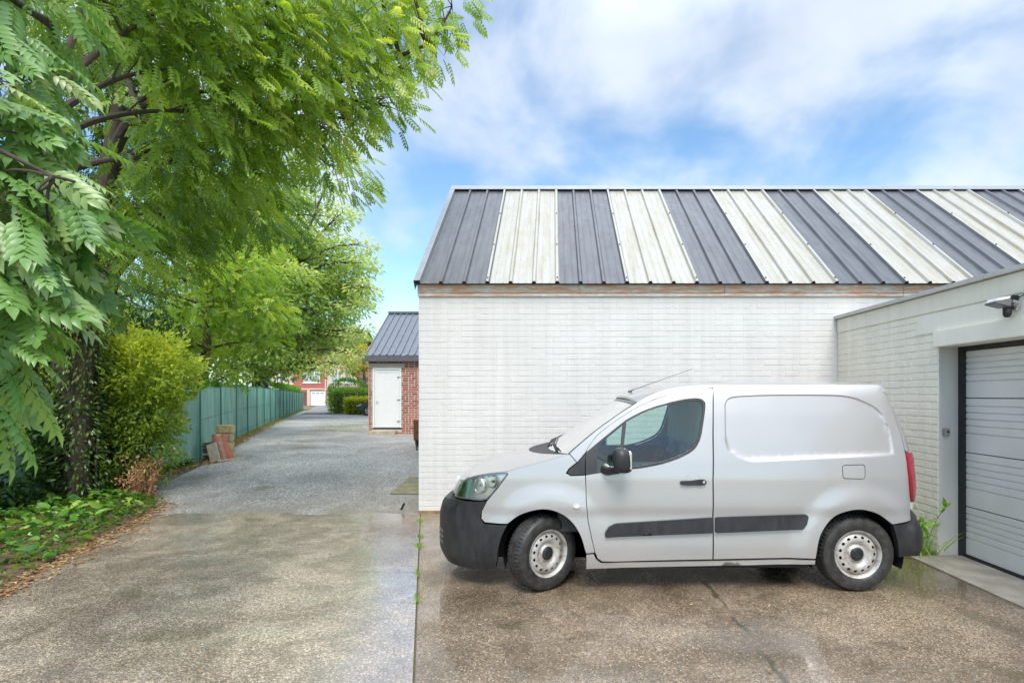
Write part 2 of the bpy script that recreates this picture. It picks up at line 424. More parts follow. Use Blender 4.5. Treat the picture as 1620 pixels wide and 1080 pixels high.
dark_metal = plain('dark_gutter_metal', (.06, .06, .065), .5)
m = MB(); m.box((WX0-.02, EY+.01, EZ-.018), (WX1, EY+.11, EZ-.006)); m.build('eave_trim', dark_metal, wb)
def roofmetal():
    m = Mat('slate_grey_roof_metal'); p = m.pos((1, 1, 1))
    n = m.mr(m.noise(m.pos((3, .6, .6)), 3, 5, .6), .3, .7, .8, 1.2)
    c = m.n('ShaderNodeVectorMath', {0: (.115, .12, .13), 'Scale': n}, operation='SCALE').outputs[0]
    m.set(col=c, metal=.35, rough=m.mr(m.noise(p, 8, 4), .3, .7, .28, .42), spec=.6); m.bump(m.noise(p, 60, 2), .001); return m.m
def skylight():
    m = Mat('weathered_translucent_sheet'); p = m.pos()
    st = m.noise(m.pos((7, .45, .45)), 1.6, 6, .65)
    c = m.ramp(st, [(.30, (.26, .235, .16)), (.42, (.335, .325, .275)), (.6, (.375, .372, .35)), (.8, (.33, .322, .28))])
    low = m.math('MULTIPLY', m.mr(m.noise(m.pos((4, 1.2, 1.2)), 2.2, 6, .7), .5, .66), .55)
    c = m.mix(low, c, (.29, .26, .165))
    m.set(col=c, rough=m.mr(m.noise(p, 6, 4), .3, .7, .25, .42), spec=.6); m.bump(m.noise(p, 40, 3), .0012); return m.m
rm, sk = roofmetal(), skylight()
def sheet_profile(x0, ribs=3, pitch=.3325, rh=.036, last=False):
    pts = []
    for r in range(ribs):
        b = x0+r*pitch
        pts += [(b-.034, 0), (b-.016, rh), (b+.016, rh), (b+.034, 0)]
        for q in (.34, .67):
            c = b+pitch*q; pts += [(c-.011, 0), (c-.006, .0035), (c+.006, .0035), (c+.011, 0)]
    b = x0+ribs*pitch
    pts += [(b-.036, .001), (b-.018, rh+.002), (b+.018, rh+.002)]+([(b+.036, .001)] if True else [])
    return pts
k = 0; x = -1.935; scr = MB(); clo = MB(); clo2 = MB()
while x < WX1-.2:
    pr = sheet_profile(x); darkk = k % 2 == 0
    off = 0 if darkk else .004
    m = MB(); rows = []
    for s in np.linspace(-.03, L-.02, 7):
        rows.append([RP(a, s, b+off) for a, b in pr])
    m.grid(rows)
    m2 = [RP(a, -.03, b+off-.003) for a, b in pr]
    m.grid([[RP(a, -.03, b+off) for a, b in pr], m2])
    m.build('grey_roof_sheet' if darkk else 'translucent_roof_sheet', rm if darkk else sk, wb, smooth=25, fix=False)
    for r in range(4 if k == 0 else 3):
        rx = x+(r+(0 if k == 0 else 1))*.3325
        clo.prism([(rx-.03, 0), (rx-.015, .033), (rx+.015, .033), (rx+.03, 0)], 0, .02)
        n0 = len(clo.v)-8
        clo.v[n0:] = [RP(a, -.02+b, c) for (a, b, c) in [(v[0], v[1], v[2]) for v in clo.v[n0:]]]
    for s in (.06, 1.15, 2.4):
        c = Vector(RP(x+.9975, s, .045+off)); scr.box(c-Vector((.009, .009, .009)), c+Vector((.009, .009, .009)))
    for r in range(3):
        a = x+r*.3325
        if darkk:
            b0 = [RP(a+.04, L-.10, .001), RP(a+.29, L-.10, .001), RP(a+.29, L-.02, .0045), RP(a+.04, L-.02, .0045), RP(a+.04, L-.10, .0045), RP(a+.29, L-.10, .0045)]
            clo2.add(b0, [(4, 5, 2, 3), (0, 1, 5, 4)])
    x += .9975; k += 1
fm = plain('black_foam', (.02, .018, .018), .9)
def split(mb, name, mat, n=8):
    for i in range(0, len(mb.v), n):
        q = MB(); q.v = mb.v[i:i+n]; q.f = [tuple(k-i for k in f) for f in mb.f if i <= f[0] < i+n]; q.m = [0]*len(q.f); q.build(name, mat, wb)
split(clo, 'foam_closure', fm); split(clo2, 'ridge_closure', fm, 6); split(scr, 'roof_screw', dark_metal)
flash = plain('galvanised_flashing', (.30, .32, .35), .32, .4, var=.08)
m = MB(); rows = []
for xx in np.linspace(WX0-.03, WX1, 12):
    w_ = .004*math.sin(xx*2.1)
    rows.append([RP(xx, L-.10, .040), RP(xx, L-.10, .046), RP(xx, L+.005, .05+w_), (xx, RY+.02, RZ+.085+w_), (xx, RY+.16, RZ-.03)])
m.grid(rows); m.build('ridge_flashing', flash, wb, fix=False)
m = MB()
for a, b in ((-.03, L*.52), (L*.52-.02, L)):
    m.add([RP(WX0-.035, a, .048), RP(WX0+.055, a, .052), RP(WX0+.055, b, .05), RP(WX0-.035, b, .05), RP(WX0-.037, a, -.11), RP(WX0-.037, b, -.11), RP(WX0+.057, a, .0), RP(WX0+.057, b, .0)],
          [(0, 1, 2, 3), (4, 0, 3, 5), (1, 6, 7, 2)])
m.build('verge_flashing', flash, wb, fix=False)
m = MB(); m.add([(WX0-.03, RY, RZ+.03), (WX1, RY, RZ+.03), (WX1, 13.4, EZ-.1), (WX0-.03, 13.4, EZ-.1)], [(0, 1, 2, 3)]); m.build('back_roof_slope', rm, wb)

# ------------------------------------------------------------------ garage annex on the right
AX = 4.14; JY = 5.77
an = thing('garage_annex', 'low cream painted brick garage with flat coping and grey sectional door at right', 'garage', (AX, JY, 0))
m = MB()
m.box((AX, JY, -.1), (AX+.235, WY-.002, 2.62)); m.box((AX, 1.2, -.1), (AX+.235, 2.6, 2.62)); m.box((AX, 2.6, 2.44), (AX+.235, JY, 2.62))
P_ = lambda u, v, d: (AX-d, u, v)
bricks(m, JY+.0, WY-.012, .02, 2.62, P_, L=.215, holes=[], depth=.0045, join=0, hmort=.8)
bricks(m, 1.2, JY, 2.455, 2.62, P_, L=.195, holes=[(2.4, 4.7, 0, 3)])
bricks(m, 1.2, 2.6, .02, 2.455, P_, L=.195)
m.build('wall', annexw, an, fix=False)
m = MB()
m.box((AX-.012, 2.45, 2.40), (AX-.0015, JY+.33, 2.60)); m.build('render_patch', smoothw, an)
m = MB(); m.box((AX-.055, 2.45, 2.235), (AX+.20, JY+.01, 2.405)); m.build('lintel', smoothw, an, bevel=.006)
m = MB(); m.box((AX-.012, 1.2, 2.622), (AX+.22, WY-.004, 2.815)); m.build('parapet_band', annexw, an, bevel=.004)
cop = plain('grey_aluminium_coping', (.52, .52, .50), .5, .2, var=.08)
m = MB(); yb = [WY-.004, 6.55, 5.1, 3.6, 1.2]
for a, b in zip(yb, yb[1:]): m.box((AX-.055, b+.002, 2.822), (AX+.32, a-.002, 2.868))
m.build('coping', cop, an, bevel=.003)
m = MB(); m.box((AX+.26, 1.2, 2.55), (8, WY-.01, 2.75)); m.box((7.8, 1.2, -.1), (8, WY-.01, 2.54)); m.box((AX+.24, 1.2, -.1), (7.8, 1.4, 2.54)); m.build('flat_roof', plain('bitumen', (.08, .08, .08), .9), an)
m = MB(); m.box((AX+.004, JY-.004, .0), (AX+.225, JY+.0, 2.235)); m.build('reveal', painted_brick('jamb_render', (.60, .59, .56), .1), an)
# sectional door
DX = AX+.235
blk = plain('black_rubber_frame', (.018, .018, .02), .6)
m = MB(); m.box((DX-.03, JY-.075, .0), (DX+.03, JY-.005, 2.24)); m.box((DX-.03, 2.6, 2.19), (DX+.03, JY-.077, 2.236)); m.box((DX-.02, 2.6, .0), (DX+.03, JY-.077, .035)); m.box((DX-.03, 2.6, .0), (DX+.03, 2.66, 2.19))
fr = m.build('door_frame', blk, an)
dm = plain('pale_grey_door_paint', (.72, .715, .705), .42, .15, var=.05, scale=3, bump=.0008, bscale=220)
sec = [.035, .545, 1.115, 1.69, 2.19]
for a, b in zip(sec, sec[1:]):
    m = MB(); prof = [(a+.003, .012), (a+.008, .0)]
    h = b-a; z = a+.05+.0*h
    zz_ = [a+h*t for t in (.36, .50, .62, .74, .86)]
    for t in zz_:
        prof += [(t-.010, 0), (t-.004, .012), (t+.002, .012), (t+.005, 0)]
    prof += [(b-.008, 0), (b-.003, .012)]
    prof.sort()
    rows = [[(DX+d, y, zv) for zv, d in prof] for y in np.linspace(2.66, JY-.078, 6)]
    m.grid(rows); m.build('door_panel', dm, an, smooth=20, fix=False)
m = MB(); m.box((DX+.032, 2.6, 0), (DX+.05, JY, 2.24)); m.build('door_backing', blk, an)
m = MB(); m.box((AX+.035, JY-.03, 1.285), (AX+.105, JY-.005, 1.365)); kb = m.build('key_switch', plain('switch_grey', (.30, .29, .27), .5, .3), an, bevel=.006)
m = MB(); m.lathe([(.0, -.036), (.012, -.036), (.012, -.02)], (AX+.08, JY, 1.33), 'Y', 12); m.build('keyhole', blk, kb)
m = MB(); m.box((AX-.35, 2.4, .004), (AX+.21, JY-.05, .016)); 
th = m.build('garage_threshold', plain('threshold_concrete', (.30, .27, .22), .6, var=.3, scale=4, bump=.004), None); tag(th, kind='structure')

# floodlight with movement sensor, bolted above the door
fl = thing('floodlight', 'grey outdoor floodlight with black movement sensor above the grey garage door', 'lamp', (AX-.02, 4.86, 2.53))
gm = plain('lamp_grey', (.20, .20, .21), .45, .3); gb = plain('lamp_black', (.02, .02, .022), .5)
c0 = Vector((AX-.06, 4.80, 2.53))
m = MB(); rot = Matrix.Rotation(R(8), 3, 'Y')
def wedge(cx, cy, cz):
    v = [(-.15, -.065, -.004), (-.15, .065, -.004), (-.01, .07, .04), (-.01, -.07, .04), (-.15, -.065, -.02), (-.15, .065, -.02), (-.01, .07, -.032), (-.01, -.07, -.032)]
    return [Vector((cx, cy, cz))+rot @ Vector(p) for p in v]
m.add(wedge(c0.x-.03, c0.y, c0.z), [(0, 1, 2, 3), (4, 7, 6, 5), (0, 4, 5, 1), (1, 5, 6, 2), (2, 6, 7, 3), (3, 7, 4, 0)]); m.build('lamp_head', gm, fl, bevel=.006)
m = MB(); v = wedge(c0.x-.03, c0.y, c0.z); cc = sum(v[:4], Vector())/4
m.add([cc+(q-cc)*.82+Vector((0, 0, .004)) for q in v[:4]]+[cc+(q-cc)*.82+Vector((.01, 0, .03)) for q in v[:4]], [(4, 5, 6, 7), (0, 1, 5, 4), (1, 2, 6, 5), (2, 3, 7, 6), (3, 0, 4, 7)])
m.build('lens', plain('frosted_glass', (.75, .76, .77), .15, coat=.5), fl, smooth=30)
m = MB(); m.tube([c0+Vector((-.03, -.07, .02)), c0+Vector((.02, -.07, .0)), c0+Vector((.02, -.06, -.05)), c0+Vector((.02, .06, -.05)), c0+Vector((.02, .07, .0)), c0+Vector((-.03, .07, .02))], .012, 6)
m.box(c0+Vector((.0, -.045, -.02)), c0+Vector((.059, .045, .05))); m.build('bracket', plain('bracket_steel', (.5, .5, .5), .4, .4), fl)
m = MB(); m.lathe([(0, -.045), (.022, -.04), (.032, -.02), (.034, .01), (.026, .03), (0, .034)], c0+Vector((-.04, -.02, -.075)), 'Z', 16); m.box(c0+Vector((-.05, -.035, -.05)), c0+Vector((.01, .02, -.02)))
m.build('motion_sensor', gb, fl, smooth=50)
m = MB(); m.box(c0+Vector((-.035, -.05, .03)), c0+Vector((.04, .03, .075))); m.tube([c0+Vector((.03, -.05, .05)), c0+Vector((.04, -.13, .08)), c0+Vector((.05, -.22, .05)), c0+Vector((.058, -.3, .055))], .006, 6)
m.build('junction_box', gb, fl, bevel=.005)

# ------------------------------------------------------------------ red brick outhouse
OY = 18.3; OX0 = -6.29; OX1 = -1.2
oh = thing('brick_outhouse', 'small red brick outhouse with white door and slate grey metal roof beyond the white building', 'outbuilding', (OX0, OY, .42))
def redbrick(name, cols=((.22, .06, .035), (.33, .10, .06), (.42, .17, .10)), mort=(.62, .56, .50)):
    m = Mat(name); g = m.n('ShaderNodeNewGeometry')
    c = m.ramp(g.outputs['Random Per Island'], [(0., cols[0]), (.5, cols[1]), (1., cols[2])])
    n = m.mr(m.noise(m.pos(), 30, 4), .3, .7, .8, 1.15)
    c = m.n('ShaderNodeVectorMath', {0: c, 'Scale': n}, operation='SCALE').outputs[0]
    m.set(col=c, rough=.8); m.bump(m.noise(m.pos(), 90, 4), .003); return m.m
rb = redbrick('red_brick'); mort = plain('lime_mortar', (.56, .50, .45), .9)
hole = (at(589, 0, OY).x, at(635.5, 0, OY).x, .5, 2.72)
m = MB(); m.box((OX0, OY, .2), (hole[0], OY+.2, 2.9)); m.box((hole[1], OY, .2), (OX1, OY+.2, 2.9)); m.box((hole[0], OY, .2), (hole[1], OY+.2, .55)); m.box((hole[0], OY, hole[3]), (hole[1], OY+.2, 2.9)); m.box((OX0, OY+.2, .2), (OX0+.2, 22.5, 2.9)); m.box((OX0, 22.5, .2), (OX1, 22.7, 2.9))
bricks(m, OX0, OX1, .40, 2.88, lambda u, v, d: (u, OY-d, v), course=.0775, L=.21, mortar=.016, holes=[hole], mi=1, depth=.006, hmort=1.)
bricks(m, OY, 22.7, .40, 2.88, lambda u, v, d: (OX0-d, u, v), course=.0775, L=.21, mortar=.016, mi=1, depth=.006, hmort=1.)
m.build('wall', [mort, rb], oh, fix=False)
m = MB(); m.box((OX0+.01, OY-.02, 2.67), (at(640, 0, OY).x, OY+.1, 2.80)); m.build('lintel', plain('pale_lintel', (.55, .48, .40), .8), oh)
wp = plain('white_door_paint', (.76, .76, .76), .4, var=.03, bump=.0004)
m = MB(); x0, x1 = hole[0]+.01, hole[1]-.01
m.box((x0, OY-.015, .62), (x0+.07, OY+.08, 2.655)); m.box((x1-.07, OY-.015, .62), (x1, OY+.08, 2.655)); m.box((x0+.07, OY-.015, 2.585), (x1-.07, OY+.08, 2.655))
dr = m.build('door_frame', wp, oh, bevel=.006)
m = MB(); m.box((x0+.078, OY+.004, .63), (x1-.078, OY+.05, 2.578)); m.box((x0+.14, OY-.006, 2.50), (x1-.16, OY+.003, 2.515)); m.box((x0+.14, OY-.006, .72), (x0+.15, OY+.003, 2.5)); m.box((x1-.17, OY-.006, .72), (x1-.16, OY+.003, 2.5))
d_ = m.build('door', wp, oh)
for z in (.82, 1.55, 2.32):
    m = MB(); m.box((x1-.14, OY-.018, z), (x1-.02, OY+.0, z+.03)); m.build('hinge', plain('hinge_steel', (.3, .3, .3), .4, .6), d_)
m = MB(); m.tube([(x0+.13, OY+.0, 1.52), (x0+.13, OY-.05, 1.52), (x0+.23, OY-.05, 1.52)], .012, 6); m.build('handle', plain('handle_steel', (.45, .45, .45), .3, .7), d_)
m = MB(); m.box((x0-.05, OY-.34, .39), (x1-.12, OY-.008, .52)); m.box((x0-.12, OY-.10, .36), (x1+.15, OY-.009, .40)); m.build('door_step', plain('stone_step', (.42, .36, .27), .8, var=.3), oh, bevel=.01)
m = MB(); m.box((OX0-.06, OY-.2, 2.86), (OX1, OY-.006, 3.06)); m.build('fascia', plain('slate_fascia', (.10, .10, .115), .7, var=.2, scale=20), oh, bevel=.004)
ey, ez, ry, rz = OY-.18, 3.07, 20.8, 4.90; LL = math.hypot(ry-ey, rz-ez); ay, az = (ry-ey)/LL, (rz-ez)/LL
m = MB(); pts = []; xx = OX0-.06
while xx < OX1:
    pts += [(xx, .0), (xx+.012, .035), (xx+.045, .035), (xx+.057, 0)]; xx += .235
m.grid([[(a, ey+ay*s-az*d, ez+az*s+ay*d) for a, d in pts] for s in (0, LL*.5, LL)])
rv = [(OX0-.06, ry, rz), (OX1, ry, rz), (OX1, 2*ry-ey, ez), (OX0-.06, 2*ry-ey, ez)]; m.add(rv, [(0, 1, 2, 3)])
m.box((OX0-.06, ry-.12, rz-.03), (OX1, ry+.1, rz+.045))
m.add([(OX0, OY+.02, 2.9), (OX0, 22.7, 2.9), (OX0, ry, rz-.02)], [(0, 1, 2)])
m.build('roof', plain('outhouse_roof_metal', (.16, .18, .21), .4, .4, var=.1), oh, fix=False)

# ================================================================== FENCE
def meshmat():
    m = Mat('green_windbreak_mesh'); p = m.pos()
    fold = m.noise(m.pos((2.2, 2.2, .3)), 1.5, 4, .6)
    c = m.ramp(fold, [(.3, (.16, .48, .38)), (.5, (.32, .64, .53)), (.72, (.55, .78, .67))])
    m.set(col=c, rough=.5)
    wv = m.n('ShaderNodeTexNoise', {'Vector': m.pos((1, 1, 1)), 'Scale': 130.0, 'Detail': 1.0}).outputs[0]
    tr = m.n('ShaderNodeBsdfTransparent'); tl = m.n('ShaderNodeBsdfTranslucent', {'Color': c})
    a = m.n('ShaderNodeMixShader', {'Fac': .35}); m.put(m.b.outputs[0], a.inputs[1]); m.put(tl.outputs[0], a.inputs[2])
    mx = m.n('ShaderNodeMixShader', {'Fac': m.mr(wv, .4, .6, .05, .38)}); m.put(a.outputs[0], mx.inputs[1]); m.put(tr.outputs[0], mx.inputs[2])
    m.put(mx.outputs[0], m.o.inputs['Surface']); return m.m
FA = Vector((-7.8, -1.0, 0)); FB = Vector((-7.8, 11.85, 0)); FC = Vector((-24.6, 53.0, 0))
fence = thing('mesh_fence', 'long wire fence hung with green windbreak mesh running down the left of the gravel drive', 'fence', (FB.x, FB.y, gz(FB.y)))
m = MB(); rows_b, rows_t = [], []
path = [FA.lerp(FB, t) for t in np.linspace(0, 1, 40)]+[FB.lerp(FC, t) for t in np.linspace(0, 1, 160)[1:]]
gr_ = []
for j in range(6):
    row = []
    for i, p in enumerate(path):
        wob = .025*math.sin(i*1.7)*math.sin(i*.37+j)+.01*math.sin(i*4.1+j*2)
        z = gz(p.y)+.03+j/5*(1.58+.015*math.sin(i*.9)); row.append((p.x+wob-.03, p.y, z))
    gr_.append(row)
m.grid(gr_); m.build('mesh_panel', meshmat(), fence, smooth=80, fix=False)
pg = plain('fence_green', (.03, .17, .125), .5)
d = (FC-FB).normalized(); n_ = int((FC-FB).length/2.35)
posts = [FA.lerp(FB, t) for t in np.linspace(.02, .999, 6)]+[FB+d*2.35*i for i in range(1, n_+1)]
for p in posts:
    m = MB(); z = gz(p.y); m.tube([(p.x+.03, p.y, z-.1), (p.x+.03+random.uniform(-.02, .02), p.y, z+1.74)], .019, 6); m.build('post', pg, fence)
m = MB()
for h in (.2, .9, 1.6): m.tube([(p.x, p.y, gz(p.y)+h) for p in path[::4]+[path[-1]]], .006, 4)
m.build('wire', pg, fence)

# ================================================================== HOUSES AT THE END
redw = plain('distant_red_brick', (.42, .13, .105), .8, var=.15, scale=3)
cream = plain('distant_cream_wall', (.60, .48, .39), .8, var=.08, scale=2)
beige = plain('distant_beige_wall', (.55, .46, .37), .8, var=.1, scale=2)
wfr = plain('window_frame_white', (.8, .8, .8), .4, bump=0)
gls = plain('dark_window_glass', (.30, .34, .36), .08, bump=0, coat=.3)
tile = plain('roof_tile', (.16, .09, .075), .8, var=.25, scale=4)
whd = plain('white_garage_door', (.82, .82, .82), .45, bump=0)
HY = 74.0
def house(label, px0, px1, hgt, wall, wins, doors, nm='terraced_house', dpt=9., yy=HY):
    x0, x1 = at(px0, 0, yy).x, at(px1, 0, yy).x; z0 = gz(yy)
    h = thing(nm, label, 'house', (x0, yy, z0))
    holes = [(at(a, 0, yy).x, at(b, 0, yy).x, at(0, d, yy).z, at(0, c, yy).z) for a, b, c, d in wins+[q[:4] for q in doors]]
    # wall with true openings: strips round each hole
    m = MB(); zs = sorted(set([z0, hgt]+[q for o in holes for q in (max(z0, o[2]), o[3])]))
    for za, zb in zip(zs, zs[1:]):
        cuts = sorted([(o[0], o[1]) for o in holes if o[2] <= za+.01 and o[3] >= zb-.01]); x = x0
        for a, b in cuts:
            if a-x > .01: m.box((x, yy, za), (a, yy+.25, zb))
            x = b
        if x1-x > .01: m.box((x, yy, za), (x1, yy+.25, zb))
    m.box((x0, yy+.25, z0), (x0+.2, yy+dpt, hgt)); m.box((x1-.2, yy+.25, z0), (x1, yy+dpt, hgt)); m.box((x0+.2, yy+dpt-.2, z0), (x1-.2, yy+dpt, hgt)); m.box((x0+.2, yy+.3, z0), (x1-.2, yy+.4, hgt))
    m.build('wall', wall, h, fix=False)
    m = MB(); m.prism([(yy-.4, hgt-.1), (yy+dpt/2, hgt+3.0), (yy+dpt+.4, hgt-.1), (yy+dpt+.4, hgt+.1), (yy+dpt/2, hgt+3.25), (yy-.4, hgt+.1)], x0, x1, 'YZ'); m.build('roof', tile, h)
    for (a, b, c, d) in holes[:len(wins)]:
        m = MB(); m.box((a, yy+.05, c), (b, yy+.09, c+.09)); m.box((a, yy+.05, d-.09), (b, yy+.09, d)); nn = 3
        for i in range(nn+1):
            xx = a+(b-a-.09)*i/nn; m.box((xx, yy+.05, c+.09), (xx+.09, yy+.09, d-.09))
        f = m.build('window', wfr, h); m = MB(); m.box((a+.02, yy+.1, c+.02), (b-.02, yy+.12, d-.02)); m.build('pane', gls, f)
        m = MB(); m.box((a-.1, yy-.08, c-.12), (b+.1, yy+.049, c-.001)); m.build('sill', wfr, f)
    for (a, b, c, d), q in zip(holes[len(wins):], doors):
        m = MB(); m.box((a, yy+.06, z0), (b, yy+.12, d)); dd = m.build('garage_door' if q[4] == 'g' else 'front_door', whd if q[4] == 'g' else plain('brown_door', (.14, .08, .06), .6), h)
        if q[4] == 'g':
            m = MB()
            for i in range(3):
                u = a+(b-a)*(.10+.29*i); m.box((u, yy+.045, d-.42), (u+(b-a)*.22, yy+.059, d-.22))
            m.build('pane', gls, dd)
    return h, x0, x1
hh, x0, x1 = house('red brick terraced house with white garage door at the end of the drive', 465, 517, 8.2, redw, [(480, 506, 584, 605)], [(491, 514, 618, 641, 'g'), (475, 485, 620, 641, 'b')])
m = MB(); m.box((at(486, 0, HY).x, HY-.03, gz(HY)), (at(490.5, 0, HY).x, HY-.001, at(0, 616.5, HY).z)); m.box((at(475, 0, HY).x, HY-.05, at(0, 616.4, HY).z), (x1, HY-.001, at(0, 614, HY).z)); m.box((x1-.25, HY-.04, gz(HY)), (x1-.1, HY-.002, 8)); m.build('render_trim', cream, hh)
house('cream rendered terraced house right of the red brick house', 517.2, 566, 8.0, cream, [(523, 540, 590, 605), (545, 561, 590, 605)], [(520, 527, 621, 642, 'b')])
house('pale beige terraced house left of the red brick house', 430, 464.8, 8.4, beige, [(437, 449, 589, 606)], [])
h2, a, b = house('low brown brick house with tiled roof far behind the green hedge', 566.3, 640, 4.0, plain('brown_brick', (.34, .22, .17), .8, var=.2, scale=3), [(590, 600, 600, 612)], [], 'bungalow', 9., 70.)
house('grey house far behind the trees on the left', 395, 429.6, 7.2, plain('grey_render', (.5, .5, .48), .8), [(403, 416, 590, 604)], [])

# ================================================================== THINGS ALONG THE DRIVE
# stack of leftover building material against the fence
SY = 12.1
def S_(px, py, Y=SY): return at(px, py, Y)
terr = plain('terracotta', (.55, .23, .15), .75, var=.15, scale=14, bump=.003)
pink = plain('pale_terracotta', (.62, .34, .26), .8, var=.2, scale=14)
sand = plain('sandy_block', (.46, .38, .20), .85, var=.3, scale=16, bump=.006)
drk = plain('dark_roof_tile', (.10, .085, .08), .8, var=.3, scale=16)
crm = plain('cream_slab', (.56, .49, .38), .8, var=.15, scale=10)
gs = gz(SY)
c = S_(325, 0).x+.13
t = thing('concrete_block_pile', 'pale yellow concrete blocks stacked against the green mesh fence', 'building blocks', (c, SY+.25, gs))
for i, (x, z, w_) in enumerate([(-.04, 0, .38), (-.03, .195, .36), (-.01, .39, .34), (0.02, .585, .33)]):
    m = MB(); m.box((c+x-.05, SY+.20, gs+z), (c+x-.05+w_, SY+.42, gs+z+.185), rot=Matrix.Rotation(R(i*5-7), 3, 'Z')); m.build('block', sand, t, bevel=.012)
t = thing('roof_tile_stack', 'stack of dark grey roof tiles lying in front of the yellow blocks', 'roof tiles', (c-.03, SY-.02, gs))
for i in range(7):
    m = MB(); x = c-.11+random.uniform(-.015, .015); y = SY-.13+random.uniform(-.02, .02); z = gs+.002+i*.058
    m.box((x, y, z), (x+.27, y+.30, z+.045)); m.build('tile', drk if i != 2 else crm, t, bevel=.006)
t = thing('hollow_clay_brick', 'orange hollow clay brick standing on the dark tile stack', 'brick', (c+.14, SY+.1, gs+.41))
m = MB(); X0 = c+.02; Z0 = gs+.412
for k in range(3): m.box((X0, SY-.02+k*.07, Z0), (X0+.27, SY-.008+k*.07, Z0+.17))
m.box((X0, SY-.006, Z0+.158), (X0+.27, SY+.118, Z0+.17)); m.box((X0, SY-.006, Z0), (X0+.27, SY+.118, Z0+.012)); m.box((X0+.258, SY-.006, Z0+.013), (X0+.269, SY+.118, Z0+.157))
tag(m.build('hollow_clay_brick', terr, None, bevel=.003), 'orange hollow clay brick standing on the dark tile stack', 'brick')
bpy.data.objects.remove(t)
for i, (dx, col_, lab, hh_, tl) in enumerate([(.33, terr, 'long terracotta slab leaning against the orange brick, nearest the drive', .62, -24), (.27, pink, 'pale pink terracotta slab leaning behind the cream slab', .60, -17)]):
    m = MB(); b0 = Vector((c+dx+.10, SY+.05-.1*i, gs))
    m.box(b0+Vector((-.03, -.11, 0)), b0+Vector((.03, .11, hh_)), rot=Matrix.Rotation(R(tl), 3, 'Y'), piv=b0)
    for k in range(5): m.box(b0+Vector((.031, -.095+k*.04, .03)), b0+Vector((.039, -.075+k*.04, hh_-.03)), rot=Matrix.Rotation(R(tl), 3, 'Y'), piv=b0)
    tag(m.build('terracotta_slab', col_, None, bevel=.004), lab, 'slab')
m = MB(); b0 = Vector((c+.30, SY-.30, gs)); rr_ = Matrix.Rotation(R(-20), 3, 'Y') @ Matrix.Rotation(R(-8), 3, 'X')
m.box(b0+Vector((-.12, -.02, 0)), b0+Vector((.10, .02, .42)), rot=rr_, piv=b0); tag(m.build('cream_slab', crm, None, bevel=.006), 'cream stone slab leaning on the tile stack, in front of the others', 'slab')
m = MB(); b0 = Vector((c+.52, SY-.1, gs+.02)); m.box(b0-Vector((.03, .32, .018)), b0+Vector((.03, .34, .018)), rot=Matrix.Rotation(R(-24), 3, 'Z')); tag(m.build('wooden_batten', plain('pale_wood', (.55, .42, .32), .7, var=.2, scale=20), None, bevel=.003), 'short pale wooden batten lying on the gravel beside the slabs', 'batten')

# trailer peeping out behind the corner of the white building
TY = 13.7; tz = gz(TY)
tr = thing('garden_trailer', 'rusty brown box trailer peeping out behind the corner of the white building', 'trailer', (-2.9, TY, tz))
rust = plain('rusty_brown_boards', (.13, .065, .035), .8, var=.45, scale=12, bump=.004)
m = MB(); bx0 = at(655, 0, TY).x
for k in range(4): m.box((bx0, TY, tz+.27+k*.125), (-2.1, TY+.03, tz+.27+k*.125+.118)); m.box((bx0, TY+.035, tz+.27+k*.125), (bx0+.03, TY+1.3, tz+.27+k*.125+.118))
m.box((bx0, TY+.04, tz+.25), (-2.1, TY+1.3, tz+.268)); m.box((bx0-.01, TY-.012, tz+.26), (bx0+.05, TY-.001, tz+.78)); m.build('box', rust, tr)
m = MB(); m.lathe([(0, -.05), (.10, -.05), (.17, -.045), (.19, -.02), (.19, .02), (.17, .045), (.10, .05), (0, .05)], (bx0+.17, TY+.25, tz+.19), 'Y', 24); m.build('wheel', blk, tr, smooth=40)
m = MB(); m.tube([(bx0+.03, TY-.02, tz+.3), (bx0+.09, TY-.06, tz+.01)], .016, 6); m.build('prop_leg', dark_metal, tr)

# grid mat and peg on the gravel
m = MB(); mx0, mx1, my0, my1 = -2.72, -1.97, 8.95, 10.2
def mzz(y): return gz(y)+.02
for i in range(34):
    x = mx0+(mx1-mx0)*i/33; m.tube([(x+(.12 if False else 0), y, mzz(y)+.012) for y in (my0, 9.4, 9.8, my1)], .005, 4)
for i in range(56):
    y = my0+(my1-my0)*i/55; m.tube([(mx0, y, mzz(y)+.012), (mx1, y, mzz(y)+.012)], .005, 4)
o = m.build('plastic_ground_grid', plain('dirty_olive_plastic', (.20, .19, .12), .7, var=.3), None)
tag(o, 'olive plastic ground grid lying on gravel beside the white wall corner', 'ground grid')
m = MB(); q = at(637, 806, 8.02); m.tube([(q.x-.03, 8.02, .0), (q.x+.02, 8.02, .10), (q.x+.025, 8.02, .115)], [.016, .018, .012], 7)
tag(m.build('drain_peg', blk, None), 'short black peg sticking up from the gravel near the white wall corner', 'peg')

